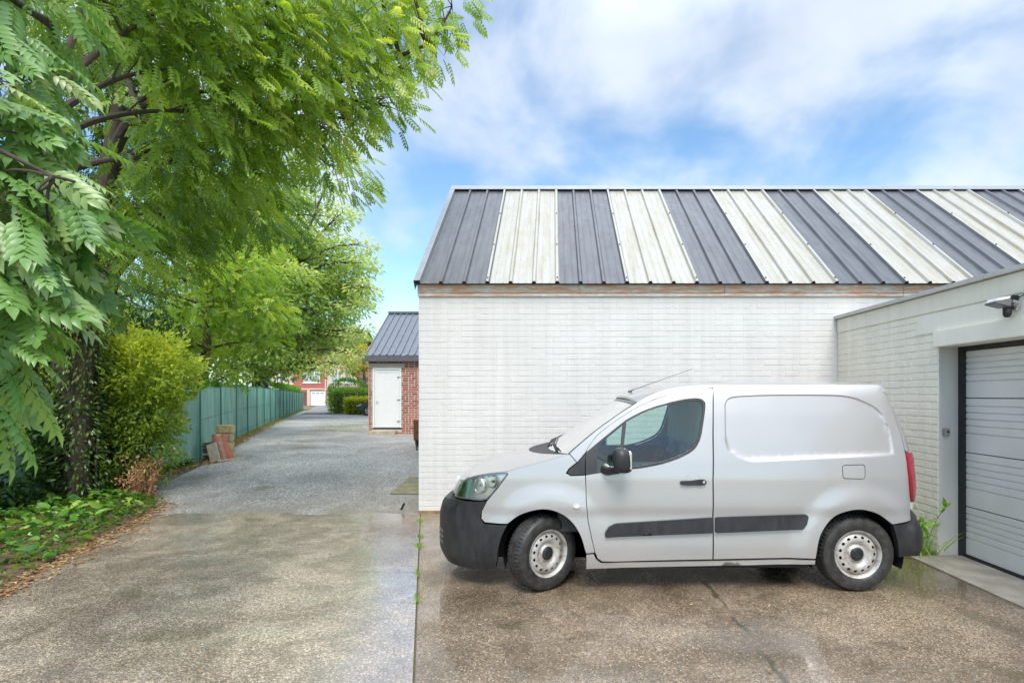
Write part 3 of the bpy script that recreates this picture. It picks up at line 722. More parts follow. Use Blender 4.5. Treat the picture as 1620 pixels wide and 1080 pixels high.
# parked car half hidden behind the outhouse
CYY = 35.0; cz = gz(CYY); cxo = at(563.5, 0, CYY).x
pc = thing('parked_car', 'dark grey green parked car, its nose showing left of the brick outhouse', 'car', (cxo+2.2, CYY+.9, cz))
cg = Mat('dark_car_paint').set(col=(.10, .12, .105), metal=.5, rough=.25, coat=.8).m
sidep = [(0, .30), (-.02, .52), (.05, .68), (.35, .80), (.95, .90), (1.55, 1.32), (2.1, 1.43), (2.9, 1.42), (3.7, 1.05), (4.2, .98), (4.35, .75), (4.38, .35), (3.75, .25), (3.7, .25), (3.62, .5), (3.4, .62), (3.18, .5), (3.1, .22), (1.1, .22), (1.02, .5), (.8, .62), (.58, .5), (.5, .24)]
m = MB(); m.prism([(cxo+a, cz+b) for a, b in sidep], CYY+.02, CYY+1.72); m.build('body', cg, pc, bevel=.05)
m = MB(); m.prism([(cxo+a, cz+b) for a, b in [(1.1, .95), (1.62, 1.28), (2.1, 1.36), (2.85, 1.35), (3.5, 1.05), (3.3, .97)]], CYY+.008, CYY+.019); m.build('side_window', gls, pc)
for wx in (.8, 3.4):
    m = MB(); m.lathe([(.0, -.02), (.24, -.02), (.30, -.05), (.32, -.03), (.32, .16), (0, .16)], (cxo+wx, CYY+.03, cz+.32), 'Y', 24); wh = m.build('wheel', blk, pc, smooth=40)
    m = MB()
    for k in range(9):
        a = 2*PI*k/9; m.tube([(cxo+wx, CYY-.0, cz+.32), (cxo+wx+.2*math.cos(a), CYY-.025, cz+.32+.2*math.sin(a))], .02, 4)
    m.lathe([(.19, -.03), (.215, -.045), (.225, -.02)], (cxo+wx, CYY+.02, cz+.32), 'Y', 24); m.build('rim', plain('alloy', (.6, .6, .6), .3, .6), wh)
m = MB(); m.prism([(cxo+a, cz+b) for a, b in [(.0, .60), (.06, .67), (.35, .76), (.30, .66)]], CYY-.002, CYY+.012); m.build('headlight', plain('lamp_clear', (.6, .62, .62), .1), pc)

# ================================================================== VEGETATION
def tmpl_leaflet(n=0):
    """simple pointed leaf of unit length along +x, folded on the midrib"""
    if n == 0: return np.array([(0, 0, 0), (.42, -.22, .05), (1, 0, -.06), (.42, .22, .05)], float), [(0, 1, 2), (0, 2, 3)]
    v = [(0, 0, 0), (.22, -.16, .035), (.58, -.17, .02), (1, 0, -.12), (.58, .17, .02), (.22, .16, .035), (.3, 0, -.01), (.62, 0, -.035)]
    return np.array(v, float), [(0, 1, 6), (1, 2, 7, 6), (2, 3, 7), (3, 4, 7), (4, 5, 6, 7), (5, 0, 6)]
def tmpl_compound(pairs=6, fine=False, ll=.30, width=1.0):
    lv, lf = tmpl_leaflet(1 if fine else 0); V = []; Fs = []; r = random.Random(3)
    def put(base, ang, s, dz):
        c, sn = math.cos(ang), math.sin(ang); b = len(V)
        for x, y, z in lv*s*np.array([1, width, 1]):
            V.append((base[0]+x*c-y*sn, base[1]+x*sn+y*c, base[2]+z-dz*(x/s)**2*s*.5))
        for f in lf: Fs.append(tuple(b+i for i in f))
    for i in range(pairs):
        t = .16+.74*i/(pairs-1); s = ll*(1-.25*abs(t-.5))*r.uniform(.9, 1.1); z = -.16*t*t
        for sg in (1, -1): put((t+sg*.01, 0, z), sg*R(58-16*t), s*r.uniform(.92, 1.08), .6)
    put((.93, 0, -.15), 0, ll*1.05, .4)
    b = len(V)
    for x in (0, .5, .93): V += [(x, -.006, -.16*x*x+.004), (x, .006, -.16*x*x+.004)]
    Fs += [(b, b+1, b+3, b+2), (b+2, b+3, b+5, b+4)]
    return np.array(V), Fs
def leaves_mesh(name, P, D, S, tmpl, mat, parent=None, up=None, tint=None, roll=.5):
    """one mesh of many leaves; P origins, D directions, S sizes"""
    V, Fs = tmpl; n = len(P); P = np.asarray(P, float); D = np.asarray(D, float); S = np.asarray(S, float)
    D /= np.linalg.norm(D, axis=1)[:, None]+1e-9
    U = np.tile(np.array([0, 0, 1.]), (n, 1)) if up is None else np.asarray(up, float)
    U = U+rng.normal(0, roll, (n, 3)); Yv = np.cross(U, D); Yv /= np.linalg.norm(Yv, axis=1)[:, None]+1e-9; Z = np.cross(D, Yv)
    vv = P[:, None, :]+S[:, None, None]*(V[None, :, 0:1]*D[:, None, :]+V[None, :, 1:2]*Yv[:, None, :]+V[None, :, 2:3]*Z[:, None, :])
    nv = len(V); vv = vv.reshape(-1, 3)
    if parent is not None: vv = vv-np.array(ORG[parent.name])
    fl = np.concatenate([np.array(f) for f in Fs]); ln = np.array([len(f) for f in Fs])
    loops = (fl[None, :]+(np.arange(n)*nv)[:, None]).ravel(); tot = np.tile(ln, n); st = np.concatenate([[0], np.cumsum(tot)[:-1]])
    me = bpy.data.meshes.new(name); me.vertices.add(len(vv)); me.vertices.foreach_set('co', vv.ravel().astype(np.float32))
    me.loops.add(len(loops)); me.loops.foreach_set('vertex_index', loops.astype(np.int32))
    me.polygons.add(len(tot)); me.polygons.foreach_set('loop_start', st.astype(np.int32)); me.polygons.foreach_set('loop_total', tot.astype(np.int32))
    me.update(calc_edges=True)
    if tint is None: tint = rng.random(n)
    a = me.attributes.new('tint', 'FLOAT', 'POINT'); a.data.foreach_set('value', np.repeat(np.clip(tint, 0, 1), nv).astype(np.float32))
    o = bpy.data.objects.new(name, me); COL.objects.link(o); me.materials.append(mat)
    if parent is not None: o.parent = parent; ORG[o.name] = ORG[parent.name]
    else: ORG[o.name] = Vector()
    return o
def sph(n, lo=0.):
    v = rng.normal(0, 1, (n, 3)); v /= np.linalg.norm(v, axis=1)[:, None]
    return v, v*((lo**3+rng.random(n)*(1-lo**3))**(1/3))[:, None]
def bez(a, b, c, n=8):
    a, b, c = Vector(a), Vector(b), Vector(c); return [a*(1-t)**2+b*2*t*(1-t)+c*t*t for t in np.linspace(0, 1, n)]

def tree(name, label, base, stems, clusters, tmpl, mat, bark, size, dens, droop, lim_r=.05, flow=(0, 0, 0), group=None, tinter=None, twig=True):
    """stems: list of (points, radii); clusters: (centre, radius, (sx, sy, sz)); one limb is led from the nearest stem point into every cluster"""
    t = thing(name, label, 'tree', tuple(base), group)
    m = MB(); sp = []
    for pts, rad in stems:
        fine = []; rr = []
        for i in range(len(pts)-1):
            for k in range(4):
                u = k/4; p = Vector(pts[i]).lerp(Vector(pts[i+1]), u); p += Vector((random.uniform(-1, 1), random.uniform(-1, 1), 0))*rad[i]*.18
                fine.append(p); rr.append(rad[i]*(1-u)+rad[i+1]*u)
        fine.append(Vector(pts[-1])); rr.append(rad[-1]); m.tube(fine, rr, 10); sp += fine
    P, D, S, T = [], [], [], []
    for c, r, sc in clusters:
        c = Vector(c)
        lowc = [q for q in sp if q.z < c.z+.6] or sp
        q = min(lowc, key=lambda q: (q-c).length+max(0, q.z-c.z)*1.5)
        mid = q.lerp(c, .5)+Vector((random.uniform(-.2, .2), random.uniform(-.2, .2), .25*(c-q).length*.5)); lr = lim_r*min(1.6, .5+(c-q).length*.22)
        lim = bez(q, mid, c, 9); m.tube(lim, [lr*(1-.72*i/8) for i in range(9)], 6)
        if twig:
            for k in range(7):
                v = Vector(sph(1)[0][0]); e = c+Vector((v.x*sc[0], v.y*sc[1], v.z*sc[2]))*r*.85; s0 = lim[random.randint(4, 8)]
                m.tube(bez(s0, s0.lerp(e, .5)+Vector((0, 0, .12*r)), e, 5), [lr*.3, lr*.22, lr*.16, lr*.1, lr*.05], 4)
        n = max(4, int(dens*r*r*sc[0]*sc[2]))
        u, ps = sph(n, .25); ps = ps*np.array(sc)*r+np.array(c); d = u*np.array([1, 1, .4])*.8+np.array(droop)+np.array(flow)+rng.normal(0, .28, (n, 3))
        P.append(ps); D.append(d); S.append(size*rng.uniform(.7, 1.2, n)); tb = random.uniform(.1, .75) if tinter is None else tinter(c)
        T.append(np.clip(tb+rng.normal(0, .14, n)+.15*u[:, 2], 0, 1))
    m.build('trunk', bark, t, smooth=60)
    leaves_mesh('crown', np.concatenate(P), np.concatenate(D), np.concatenate(S), tmpl, mat, t, tint=np.concatenate(T))
    return t

bark1 = barkmat('ash_bark', (.10, .075, .055)); bark2 = barkmat('dark_bark', (.15, .11, .085))
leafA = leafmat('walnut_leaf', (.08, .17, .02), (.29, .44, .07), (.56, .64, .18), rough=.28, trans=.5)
leafA2 = leafmat('near_walnut_leaf', (.05, .15, .03), (.19, .34, .09), (.42, .50, .26), rough=.30, trans=.35)  # pale end of the ramp imitates gloss highlights on wet leaves
# ---- big tree on the left
rows_ = [  # photograph position, distance, radius of each spray of leaves
 (715,10,8.3,.42),(690,70,8.2,.38),(660,30,8.2,.5),(640,110,8,.42),(610,60,7.8,.6),(615,170,7.8,.38),(575,120,7.6,.6),(560,30,7.6,.7),(560,190,7.7,.42),(520,90,7.4,.7),(515,180,7.4,.5),
 (480,30,7,.75),(470,150,7,.7),(440,90,6.8,.7),(430,200,7,.6),(395,40,6.6,.75),(390,150,6.6,.7),(370,230,7,.6),(345,90,6.3,.7),(330,180,6.3,.65),(310,20,6,.75),(300,260,6.6,.55),
 (270,110,5.8,.6),(240,30,5.6,.6),(220,190,6.6,.5),(250,250,6.2,.5),(640,-60,8,.7),(560,-70,7.5,.8),(480,-60,7,.8),(400,-60,6.5,.8),(320,-60,6,.8),(240,-50,5.5,.7),(160,-30,5.2,.6),
 (480,225,8.2,.42),(528,212,8.2,.3),(420,262,8,.4),(370,290,8,.5),(340,300,7.6,.5),(300,340,7.4,.5),(400,340,8.6,.45),(250,330,7,.55),(200,330,6.4,.5),(240,400,7.4,.5),(300,400,8,.5),(190,410,7,.45),(345,350,8.4,.3),(210,470,7.6,.4),(520,262,8.6,.16)]
CL = [(at(x, y, Y), r, (1, 1, .85)) for x, y, Y, r in rows_]
for x, y, Y, r in [(130,90,8.9,.6),(180,130,9,.6),(110,170,8.8,.55),(160,220,9,.6),(210,160,9.2,.6),(120,270,8.9,.5),(230,230,9.4,.6),(160,310,9,.5),(90,60,8.6,.6),(200,60,9,.6),(120,340,8.7,.4),(270,170,9.2,.6),(310,110,9,.6),(150,20,8.8,.6),(240,300,9.3,.5),(100,400,8.8,.4),(150,440,8.9,.4),(170,380,9,.4)]:
    CL.append((at(x, y, Y), r, (1, 1, .95)))
# back of the crown, away from the viewer
for _ in range(16):
    a = random.uniform(0, 2*PI); rr = random.uniform(.8, 3.6); CL.append((Vector((-7.3+rr*math.cos(a)*1.2, 9.4+rr*math.sin(a)*.9, random.uniform(5.2, 11.5))), random.uniform(.6, 1.0), (1, 1, .8)))
tb = (-7.35, 8.35, .0)
stems = [([(-7.35, 8.35, -.1), (-7.38, 8.35, 1.2), (-7.32, 8.4, 2.6), (-7.15, 8.5, 4.4), (-6.9, 8.6, 6.6), (-6.6, 8.6, 9.4)], [.18, .15, .14, .12, .09, .04]),
         ([(-7.33, 8.38, .9), (-7.7, 8.3, 2.8), (-8.0, 8.1, 5), (-8.2, 8, 8.5)], [.13, .12, .10, .04]),
         ([(-7.25, 8.45, 3.2), (-5.6, 8.2, 5.0), (-3.6, 8.1, 6.3), (-1.9, 8.1, 7.0)], [.11, .08, .05, .02]),
         ([(-7.2, 8.45, 3.6), (-5.9, 7.3, 5.2), (-4.4, 6.6, 6.4), (-3, 6.3, 7.4)], [.11, .08, .05, .02]),
         ([(-7.3, 8.4, 2.6), (-6.2, 6.9, 3.6), (-5.0, 5.4, 4.3), (-3.9, 4.2, 4.6), (-3.4, 3.2, 4.2)], [.10, .08, .06, .035, .015])]
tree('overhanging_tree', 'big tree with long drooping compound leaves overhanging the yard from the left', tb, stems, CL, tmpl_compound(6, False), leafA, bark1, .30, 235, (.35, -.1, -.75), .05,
     tinter=lambda c: min(.85, max(.02, .40+.10*(c.x+4.5)-(.12 if c.y > 8.55 else 0)+random.uniform(-.22, .25))))  # deeper clusters tinted darker, the shade inside the crown put into leaf colour
# ---- low branches close to the camera, of the same kind
near_ = [(-10,40,3.6,.34),(60,10,3.9,.30),(10,120,3.4,.30),(60,150,3.6,.22),(0,200,3.2,.28),(55,230,3.2,.20),(20,290,3.0,.26),(80,300,3.1,.18),(115,320,3.1,.14),(30,370,2.9,.22),(85,385,2.9,.17),(-10,450,2.8,.24),(45,450,2.8,.16),(-20,530,2.7,.20),(-25,600,2.6,.16),(-60,340,2.8,.3),(-60,180,3,.3)]
CN = [(at(x, y, Y), r, (1, 1, 1)) for x, y, Y, r in near_]
stems = [([(-5.2, 1.2, -.1), (-5.1, 1.4, 1.8), (-4.8, 1.9, 3.2), (-4.2, 2.6, 4.4), (-3.7, 3.3, 5.2)], [.10, .085, .07, .045, .02]),
         ([(-4.9, 1.7, 2.8), (-4.1, 2.2, 3.2), (-3.3, 2.7, 3.2), (-2.7, 2.9, 2.9)], [.05, .035, .022, .008])]
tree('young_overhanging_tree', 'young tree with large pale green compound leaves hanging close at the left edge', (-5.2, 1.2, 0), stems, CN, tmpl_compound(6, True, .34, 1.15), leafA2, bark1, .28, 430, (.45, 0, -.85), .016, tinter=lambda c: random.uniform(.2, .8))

# ---- maple beyond the fence
leafM = leafmat('maple_leaf', (.16, .27, .08), (.36, .50, .18), (.56, .62, .30), rough=.4, trans=.5)
MX, MY = -16.4, 30.0
CM = []
for _ in range(150):
    u, p = sph(1, .3); p = p[0]; c = Vector((MX+.8+p[0]*5.0, MY+p[1]*4.6, 8.0+p[2]*5.6))
    if c.z < 3.5: c.z = 3.5+random.random()*.6
    CM.append((c, random.uniform(.9, 1.4), (1.15, 1.1, .62)))
for x, y in [(585,400),(590,430),(595,470),(585,500),(590,540),(575,575),(560,350),(535,310),(500,275),(555,590),(520,600),(480,600),(440,590),(395,605),(350,600),(370,612),(420,606),(460,604),(310,600),(300,570),(340,560)]:
    CM.append((at(x-18, y-14, 28.5), .95, (1.1, 1.1, .5)))
stems = [([(MX, MY, .2), (MX+.1, MY, 2.4), (MX-.1, MY, 4.5), (MX+.2, MY, 7.5), (MX+.3, MY, 11.5)], [.50, .42, .36, .26, .08]), ([(MX+.1, MY, 3.2), (MX+1.6, MY-.5, 6.0), (MX+2.6, MY-.8, 9)], [.28, .2, .06]), ([(MX, MY, 3.0), (MX-1.6, MY, 6), (MX-2.6, MY, 9.5)], [.26, .2, .06])]
tree('maple_tree', 'tall broad maple with dark trunk standing behind the green mesh fence', (MX, MY, .4), stems, CM, tmpl_leaflet(0), leafM, bark2, .27, 380, (0, 0, -.25), .065,
     tinter=lambda c: min(.9, max(.15, .40+.05*(c.x-MX)-.03*(c.z-7)+random.uniform(-.15, .2))))
# ---- yellow green trees between
leafY = leafmat('lime_green_leaf', (.10, .22, .02), (.30, .46, .05), (.52, .60, .10), rough=.42, trans=.5)
CYt = []
for _ in range(62):
    u, p = sph(1, .3); p = p[0]; CYt.append((Vector((-10.9+p[0]*2.3, 16.2+p[1]*2.2, 5.0+p[2]*3.2)), random.uniform(.55, .9), (1.1, 1, .7)))
tree('lime_green_tree', 'lime green leafy tree behind the fence, between the overhanging tree and the maple', (-10.9, 16.6, .4), [([(-10.9, 16.6, .2), (-10.8, 16.6, 2.5), (-10.5, 16.5, 5), (-10.4, 16.6, 7.5)], [.17, .14, .1, .03])], CYt, tmpl_compound(5, False), leafY, bark2, .30, 210, (.2, 0, -.45), .05, tinter=lambda c: random.uniform(.25, .85))
CZ = []
for _ in range(40):
    u, p = sph(1, .35); p = p[0]; CZ.append((Vector((-14.6+p[0]*2.6, 13.5+p[1]*2.2, 4.6+p[2]*3.4)), random.uniform(.7, 1.0), (1.1, 1, .7)))
tree('dark_leafy_tree', 'dark green tree deep in shade behind the fence at far left', (-14.6, 13.5, .3), [([(-14.6, 13.5, .2), (-14.5, 13.5, 3), (-14.4, 13.5, 8)], [.2, .16, .04])], CZ, tmpl_compound(5, False), leafA, bark2, .32, 190, (.1, 0, -.5), .06, tinter=lambda c: random.uniform(.0, .4))
# ---- small golden tree by the far houses
CG = []
for _ in range(34):
    u, p = sph(1, .3); p = p[0]; CG.append((Vector((-18.6+p[0]*1.7, 52+p[1]*1.6, 4.9+p[2]*2.1)), random.uniform(.5, .8), (1.1, 1, .7)))
leafG = leafmat('golden_leaf', (.25, .25, .03), (.44, .40, .05), (.60, .50, .09), rough=.5, trans=.5)
tree('golden_tree', 'small yellow green tree in front of the far cream house', (-18.1, 52, .3), [([(-18.1, 52, .2), (-18.15, 52, 2.4), (-18.5, 52, 5.5)], [.22, .16, .05]), ([(-18.15, 52, 2.3), (-19.4, 52, 4.0)], [.1, .04]), ([(-18.15, 52, 2.3), (-17.0, 52, 4.2)], [.1, .04])], CG, tmpl_leaflet(0), leafG, bark2, .24, 330, (0, 0, -.2), .06, tinter=lambda c: random.uniform(.2, .9))

# ---- hedges and shrubs
def hedge(name, label, cat, pts_fn, n, size, mat, core, corem, stem=None, tint=None, up=(0, 0, .4), tmpl=None):
    P, D = pts_fn(n); t = thing(name, label, cat, tuple(core[0][:2])+(core[0][2],))
    m = MB()
    for a, b in core[1]: m.box(a, b)
    m.build('stems', corem, t)
    leaves_mesh('foliage', P, D+np.array(up), size*rng.uniform(.7, 1.25, len(P)), tmpl or tmpl_leaflet(0), mat, t, tint=tint(P) if tint else None, roll=.8)
    return t
def boxpts(x0, x1, y0, y1, z0, z1, ruff=.06):
    def f(n):
        a = [(x1-x0)*(z1-z0), (x1-x0)*(z1-z0), (y1-y0)*(z1-z0), (y1-y0)*(z1-z0), (x1-x0)*(y1-y0)]; pr = np.array(a)/sum(a); k = rng.choice(5, n, p=pr)
        u = rng.random((n, 3)); P = np.stack([x0+(x1-x0)*u[:, 0], y0+(y1-y0)*u[:, 1], z0+(z1-z0)*u[:, 2]], 1); D = np.zeros((n, 3))
        for i, (ax, v, s) in enumerate([(1, y0, -1), (1, y1, 1), (0, x0, -1), (0, x1, 1), (2, z1, 1)]):
            q = k == i; P[q, ax] = v-s*rng.random(q.sum())*ruff*2; D[q, ax] = s
        P += rng.normal(0, ruff*.5, P.shape); return P, D+rng.normal(0, .6, D.shape)
    return f
def ellpts(c, r, lo=.8, zmin=None, lump=.12):
    def f(n):
        u, p = sph(n, lo)
        l = 1+lump*np.array([mnoise.noise(Vector(q)*2.3+Vector(c)) for q in u])*2
        P = p*np.array(r)*l[:, None]+np.array(c); D = u+rng.normal(0, .5, u.shape)
        if zmin is not None: k = P[:, 2] > zmin; P, D = P[k], D[k]
        return P, D
    return f
corem = plain('twig_brown', (.09, .065, .04), .9, var=.3, scale=9)
leafH = leafmat('hedge_leaf', (.05, .15, .015), (.13, .29, .03), (.26, .42, .06), rough=.5)
leafYH = leafmat('golden_hedge_leaf', (.20, .28, .02), (.42, .46, .04), (.60, .60, .10), rough=.5)
x0, x1 = at(529, 0, 41).x, at(600, 0, 41).x
hedge('clipped_hedge', 'tall clipped green hedge left of the brick outhouse', 'hedge', boxpts(x0, x1+3, 40, 46, .35, 2.12, .09), 15000, .17, leafH, ((x0, 40, .35), [((x0+.25, 40.25, .3), (x1+2.8, 45.7, 1.9))]), corem)
hx0, hx1 = at(546, 0, 37.5).x, at(600, 0, 37.5).x
hedge('golden_hedge', 'low yellow green hedge in front of the tall clipped hedge', 'hedge', boxpts(hx0, hx1, 37.3, 38.6, .42, 1.50, .12), 5000, .15, leafYH, ((hx0, 37.3, .4), [((hx0+.25, 37.5, .3), (hx1, 38.4, 1.3))]), corem)
c = at(547, 612, 47)
hedge('round_bush', 'round clipped dark green bush showing above the tall clipped hedge', 'bush', ellpts((c.x, 47.5, 1.6), (1.75, 1.5, 1.75), .85), 5000, .16, leafH, ((c.x, 47.5, .3), [((c.x-1, 46.8, .2), (c.x+1, 48.2, 2.4))]), corem, tint=lambda P: np.full(len(P), .2)+rng.normal(0, .12, len(P)))
# neighbour's hedge and bushes behind the mesh fence
def linehedge(y0, y1, off, z1, w_=.8):
    def f(n):
        y = rng.uniform(y0, y1, n); x = -2.95-.409*y-off-rng.random(n)*w_; z = .3+rng.random(n)*(z1-.3); top = rng.random(n) < .45; z[top] = z1-rng.random(top.sum())*.12+.10*np.sin(y[top]*1.3)
        x[~top] = -2.95-.409*y[~top]-off-rng.random((~top).sum())*.15
        D = np.where(top[:, None], np.array([0, 0, 1.]), np.array([1., -.3, 0])); return np.stack([x, y, z], 1), D+rng.normal(0, .5, (n, 3))
    return f
def hcore(y0, y1, off, z1):
    out_ = []
    for y in np.arange(y0, y1, 1.0):
        x = -2.95-.409*y-off; out_.append(((x-.75, y, .2), (x-.22-.2, y+1, z1-.25)))
    return out_
hedge('neighbour_hedge', 'light green hedge showing above the far end of the mesh fence', 'hedge', linehedge(34, 54, .35, 2.35), 11000, .17, leafH, ((-17, 34, .3), hcore(34, 54, .35, 2.35)), corem, tint=lambda P: .6+rng.normal(0, .18, len(P)))
hedge('boundary_hedge', 'mixed green hedge behind the middle of the mesh fence below the maple', 'hedge', linehedge(13, 33.5, .45, 1.95), 15000, .13, leafH, ((-9, 13, .3), hcore(13, 33.5, .45, 1.95)), corem, tint=lambda P: .25+rng.normal(0, .2, len(P)))
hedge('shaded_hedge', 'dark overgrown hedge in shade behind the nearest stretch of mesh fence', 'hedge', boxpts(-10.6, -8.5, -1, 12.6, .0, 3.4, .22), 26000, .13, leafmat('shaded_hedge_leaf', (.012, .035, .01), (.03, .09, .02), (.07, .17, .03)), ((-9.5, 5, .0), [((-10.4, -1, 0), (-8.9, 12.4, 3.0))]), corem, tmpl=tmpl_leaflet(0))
# big lime shrub in front of the fence
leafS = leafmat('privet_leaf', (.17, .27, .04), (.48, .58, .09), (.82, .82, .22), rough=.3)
sc_ = at(207, 0, 9.35)
def shrub(n):
    out_ = []
    for c, r, k in [((sc_.x, 9.35, 1.85), (.92, .8, 1.0), .42), ((sc_.x+.28, 9.3, 2.15), (.70, .7, .62), .16), ((sc_.x-.12, 9.15, 1.0), (.86, .65, .85), .28), ((sc_.x-.45, 9.1, 2.1), (.5, .5, .7), .14)]:
        out_.append(ellpts(c, r, .72, None, .34)(int(n*k)))
    return np.concatenate([a for a, b in out_]), np.concatenate([b for a, b in out_])
st = thing('lime_shrub', 'dense yellow green shrub beside the ivy covered trunk in front of the mesh fence', 'shrub', (sc_.x, 9.35, .05))
m = MB()
for k in range(14):
    a = random.uniform(0, 2*PI); e = Vector((sc_.x+.6*math.cos(a), 9.35+.5*math.sin(a), random.uniform(1.4, 2.6))); b0 = Vector((sc_.x+.12*math.cos(a), 9.3+.1*math.sin(a), .0)); m.tube(bez(b0, (b0+e)/2+Vector((0, 0, .3)), e, 6), [.022, .02, .016, .012, .008, .004], 5)
m.build('stem', bark1, st)
P, D = shrub(24000)
qs, ds = [], []
for k in range(60):                                # long loose shoots that break the outline
    u = Vector(sph(1)[0][0]); u.z = abs(u.z)*.9+.1; b_ = Vector((sc_.x, 9.3, 1.8))+Vector((u.x*.72, u.y*.6, u.z*.85-.25)); e_ = b_+Vector((u.x, u.y, u.z+.25))*random.uniform(.25, .55)
    for t_ in np.linspace(.1, 1, 12):
        for _ in range(2): qs.append(b_.lerp(e_, t_)); ds.append(Vector(u)+Vector(sph(1)[0][0])*.9)
P = np.concatenate([P, np.array(qs)]); D = np.concatenate([D, np.array(ds)])
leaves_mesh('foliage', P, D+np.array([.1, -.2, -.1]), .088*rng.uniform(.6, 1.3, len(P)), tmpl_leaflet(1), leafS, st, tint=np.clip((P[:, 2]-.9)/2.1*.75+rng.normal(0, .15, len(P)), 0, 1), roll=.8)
# undergrowth against the fence left of the trunk, shade put into its dark leaf colours
hedge('dark_thicket', 'dark leafy thicket at the foot of the fence left of the ivy covered trunk', 'thicket', lambda n: tuple(np.concatenate(q) for q in zip(ellpts((-7.75, 7.5, .75), (.45, .9, .95), .5, 0)(n//2), ellpts((-7.6, 6.0, .55), (.5, .9, .75), .5, 0)(n//4), ellpts((-7.7, 8.6, 1.2), (.35, .5, 1.3), .5, 0)(n//4))), 5200, .12, leafmat('shaded_thicket_leaf', (.012, .035, .010), (.04, .10, .02), (.12, .22, .04), rough=.35), ((-7.7, 7.5, 0), [((-7.72, 7.3, 0), (-7.68, 7.34, 1.1)), ((-7.62, 6.0, 0), (-7.58, 6.04, .8)), ((-7.74, 8.5, 0), (-7.70, 8.54, 1.6))]), corem, tmpl=tmpl_leaflet(1))
# ivy on the trunk
iv = thing('trunk_ivy', 'dark ivy climbing the trunk of the big tree', 'ivy', (-7.35, 8.35, 0))
n = 3600; z = rng.uniform(.0, 3.9, n); a = rng.uniform(0, 2*PI, n); rr = .20+.14*rng.random(n)*(1+.5*np.sin(z*3+a))
P = np.stack([-7.36+rr*np.cos(a), 8.37+rr*np.sin(a), z], 1); D = np.stack([np.cos(a), np.sin(a), -.7+0*a], 1)+rng.normal(0, .35, (n, 3))
m = MB()
for k in range(6):
    a0 = k*1.05; m.tube([(-7.36+.21*math.cos(a0+t*.35), 8.37+.21*math.sin(a0+t*.35), t) for t in np.linspace(-.02, 3.6, 14)], .014, 5)
m.build('stem', bark1, iv)
leaves_mesh('foliage', P, D, .085*rng.uniform(.7, 1.2, n), tmpl_leaflet(1), leafmat('ivy_leaf', (.02, .055, .012), (.06, .13, .02), (.17, .22, .04), rough=.3, trans=.2), iv, roll=.6)
# dry russet plant
dp = thing('dry_plant', 'dead russet brown plant at the foot of the yellow green shrub', 'plant', (at(222, 0, 8.6).x, 8.6, 0))
m = MB(); P, D = [], []
for k in range(30):
    b0 = Vector((at(222, 0, 8.6).x+random.uniform(-.16, .16), 8.6+random.uniform(-.12, .12), 0)); e = b0+Vector((random.uniform(-.28, .26), random.uniform(-.2, .2), random.uniform(.3, .75))); pts = bez(b0, b0.lerp(e, .5)+Vector((0, 0, .15)), e, 6); m.tube(pts, [.005, .004, .004, .003, .002, .001], 3)
    for q in pts[1:]:
        for _ in range(5): P.append(q+Vector((random.uniform(-.04, .04),)*3)); D.append((random.uniform(-1, 1), random.uniform(-1, 1), random.uniform(-.8, .8)))
m.build('stem', plain('dry_stem', (.36, .20, .12), .8), dp)
leaves_mesh('foliage', P, D, .06*rng.uniform(.6, 1.2, len(P)), tmpl_leaflet(0), leafmat('dry_leaf', (.30, .13, .06), (.48, .25, .14), (.58, .38, .24), rough=.7, trans=.2), dp)
# broad-leaved ground plants along the yard edge
def fedge(y): return ledge(y) if y < 8.4 else -6.3-(y-8.4)*.9
n = 2100; y = rng.uniform(2.8, 8.9, n); xe = np.array([fedge(v) for v in y]); wv = .12*np.sin(y*2.3)+.06*np.sin(y*7)
x = xe-.05+wv-rng.random(n)**.8*(xe+7.75)*1.0
P = np.stack([x, y, .04+rng.random(n)*.20*np.clip((xe-x)*2+.25, .25, 1)], 1); a = rng.uniform(0, 2*PI, n); D = np.stack([np.cos(a)+.35, np.sin(a)-.5, rng.uniform(-.25, .55, n)], 1)
V = np.array([(0, 0, 0), (.18, -.20, .05), (.5, -.27, .05), (.8, -.15, -.02), (1, 0, -.12), (.8, .15, -.02), (.5, .27, .05), (.18, .20, .05), (.25, 0, -.0), (.6, 0, -.01)], float)
Fb = [(0, 1, 8), (1, 2, 9, 8), (2, 3, 9), (3, 4, 9), (4, 5, 9), (5, 6, 9), (6, 7, 8, 9), (7, 0, 8)]
leafB = leafmat('broad_ground_leaf', (.02, .09, .012), (.10, .26, .03), (.36, .50, .10), rough=.28, trans=.3)
tag(leaves_mesh('ground_cover', P, D, rng.uniform(.06, .18, n), (V, Fb), leafB, roll=.6), kind='stuff')
n = 5200; y = rng.uniform(2.5, 11.5, n); xe = np.array([fedge(v) for v in y]); x = xe-.0-rng.random(n)*1.6; x = np.maximum(x, -7.75); P = np.stack([x, y, np.array([gz(v) for v in y])+.01+rng.random(n)*.12], 1); a = rng.uniform(0, 2*PI, n)
tag(leaves_mesh('undergrowth', P, np.stack([np.cos(a), np.sin(a), rng.uniform(.0, .9, n)], 1), rng.uniform(.05, .10, n), tmpl_leaflet(1), leafmat('undergrowth_leaf', (.03, .08, .015), (.10, .20, .03), (.22, .30, .05)), roll=.6), kind='stuff')
# soil bank under them
m = MB(); rws = []
for y_ in np.linspace(-3, 13, 34):
    e = fedge(y_)+.05*math.sin(y_*3)+.02; g = gz(y_); rws.append([(e+.03, y_, g+.001), (e-.12, y_, g+.03), (e-.5, y_, g+.06+.02*math.sin(y_*5)), (min(-7.2, e-.6), y_, g+.08), (-8.4, y_, g+.06)])
m.grid(rws); bo = m.build('soil_bank', plain('leafy_soil', (.12, .075, .04), .9, var=.45, scale=7, bump=.02, bscale=40), None, smooth=80, fix=False); tag(bo, kind='structure')
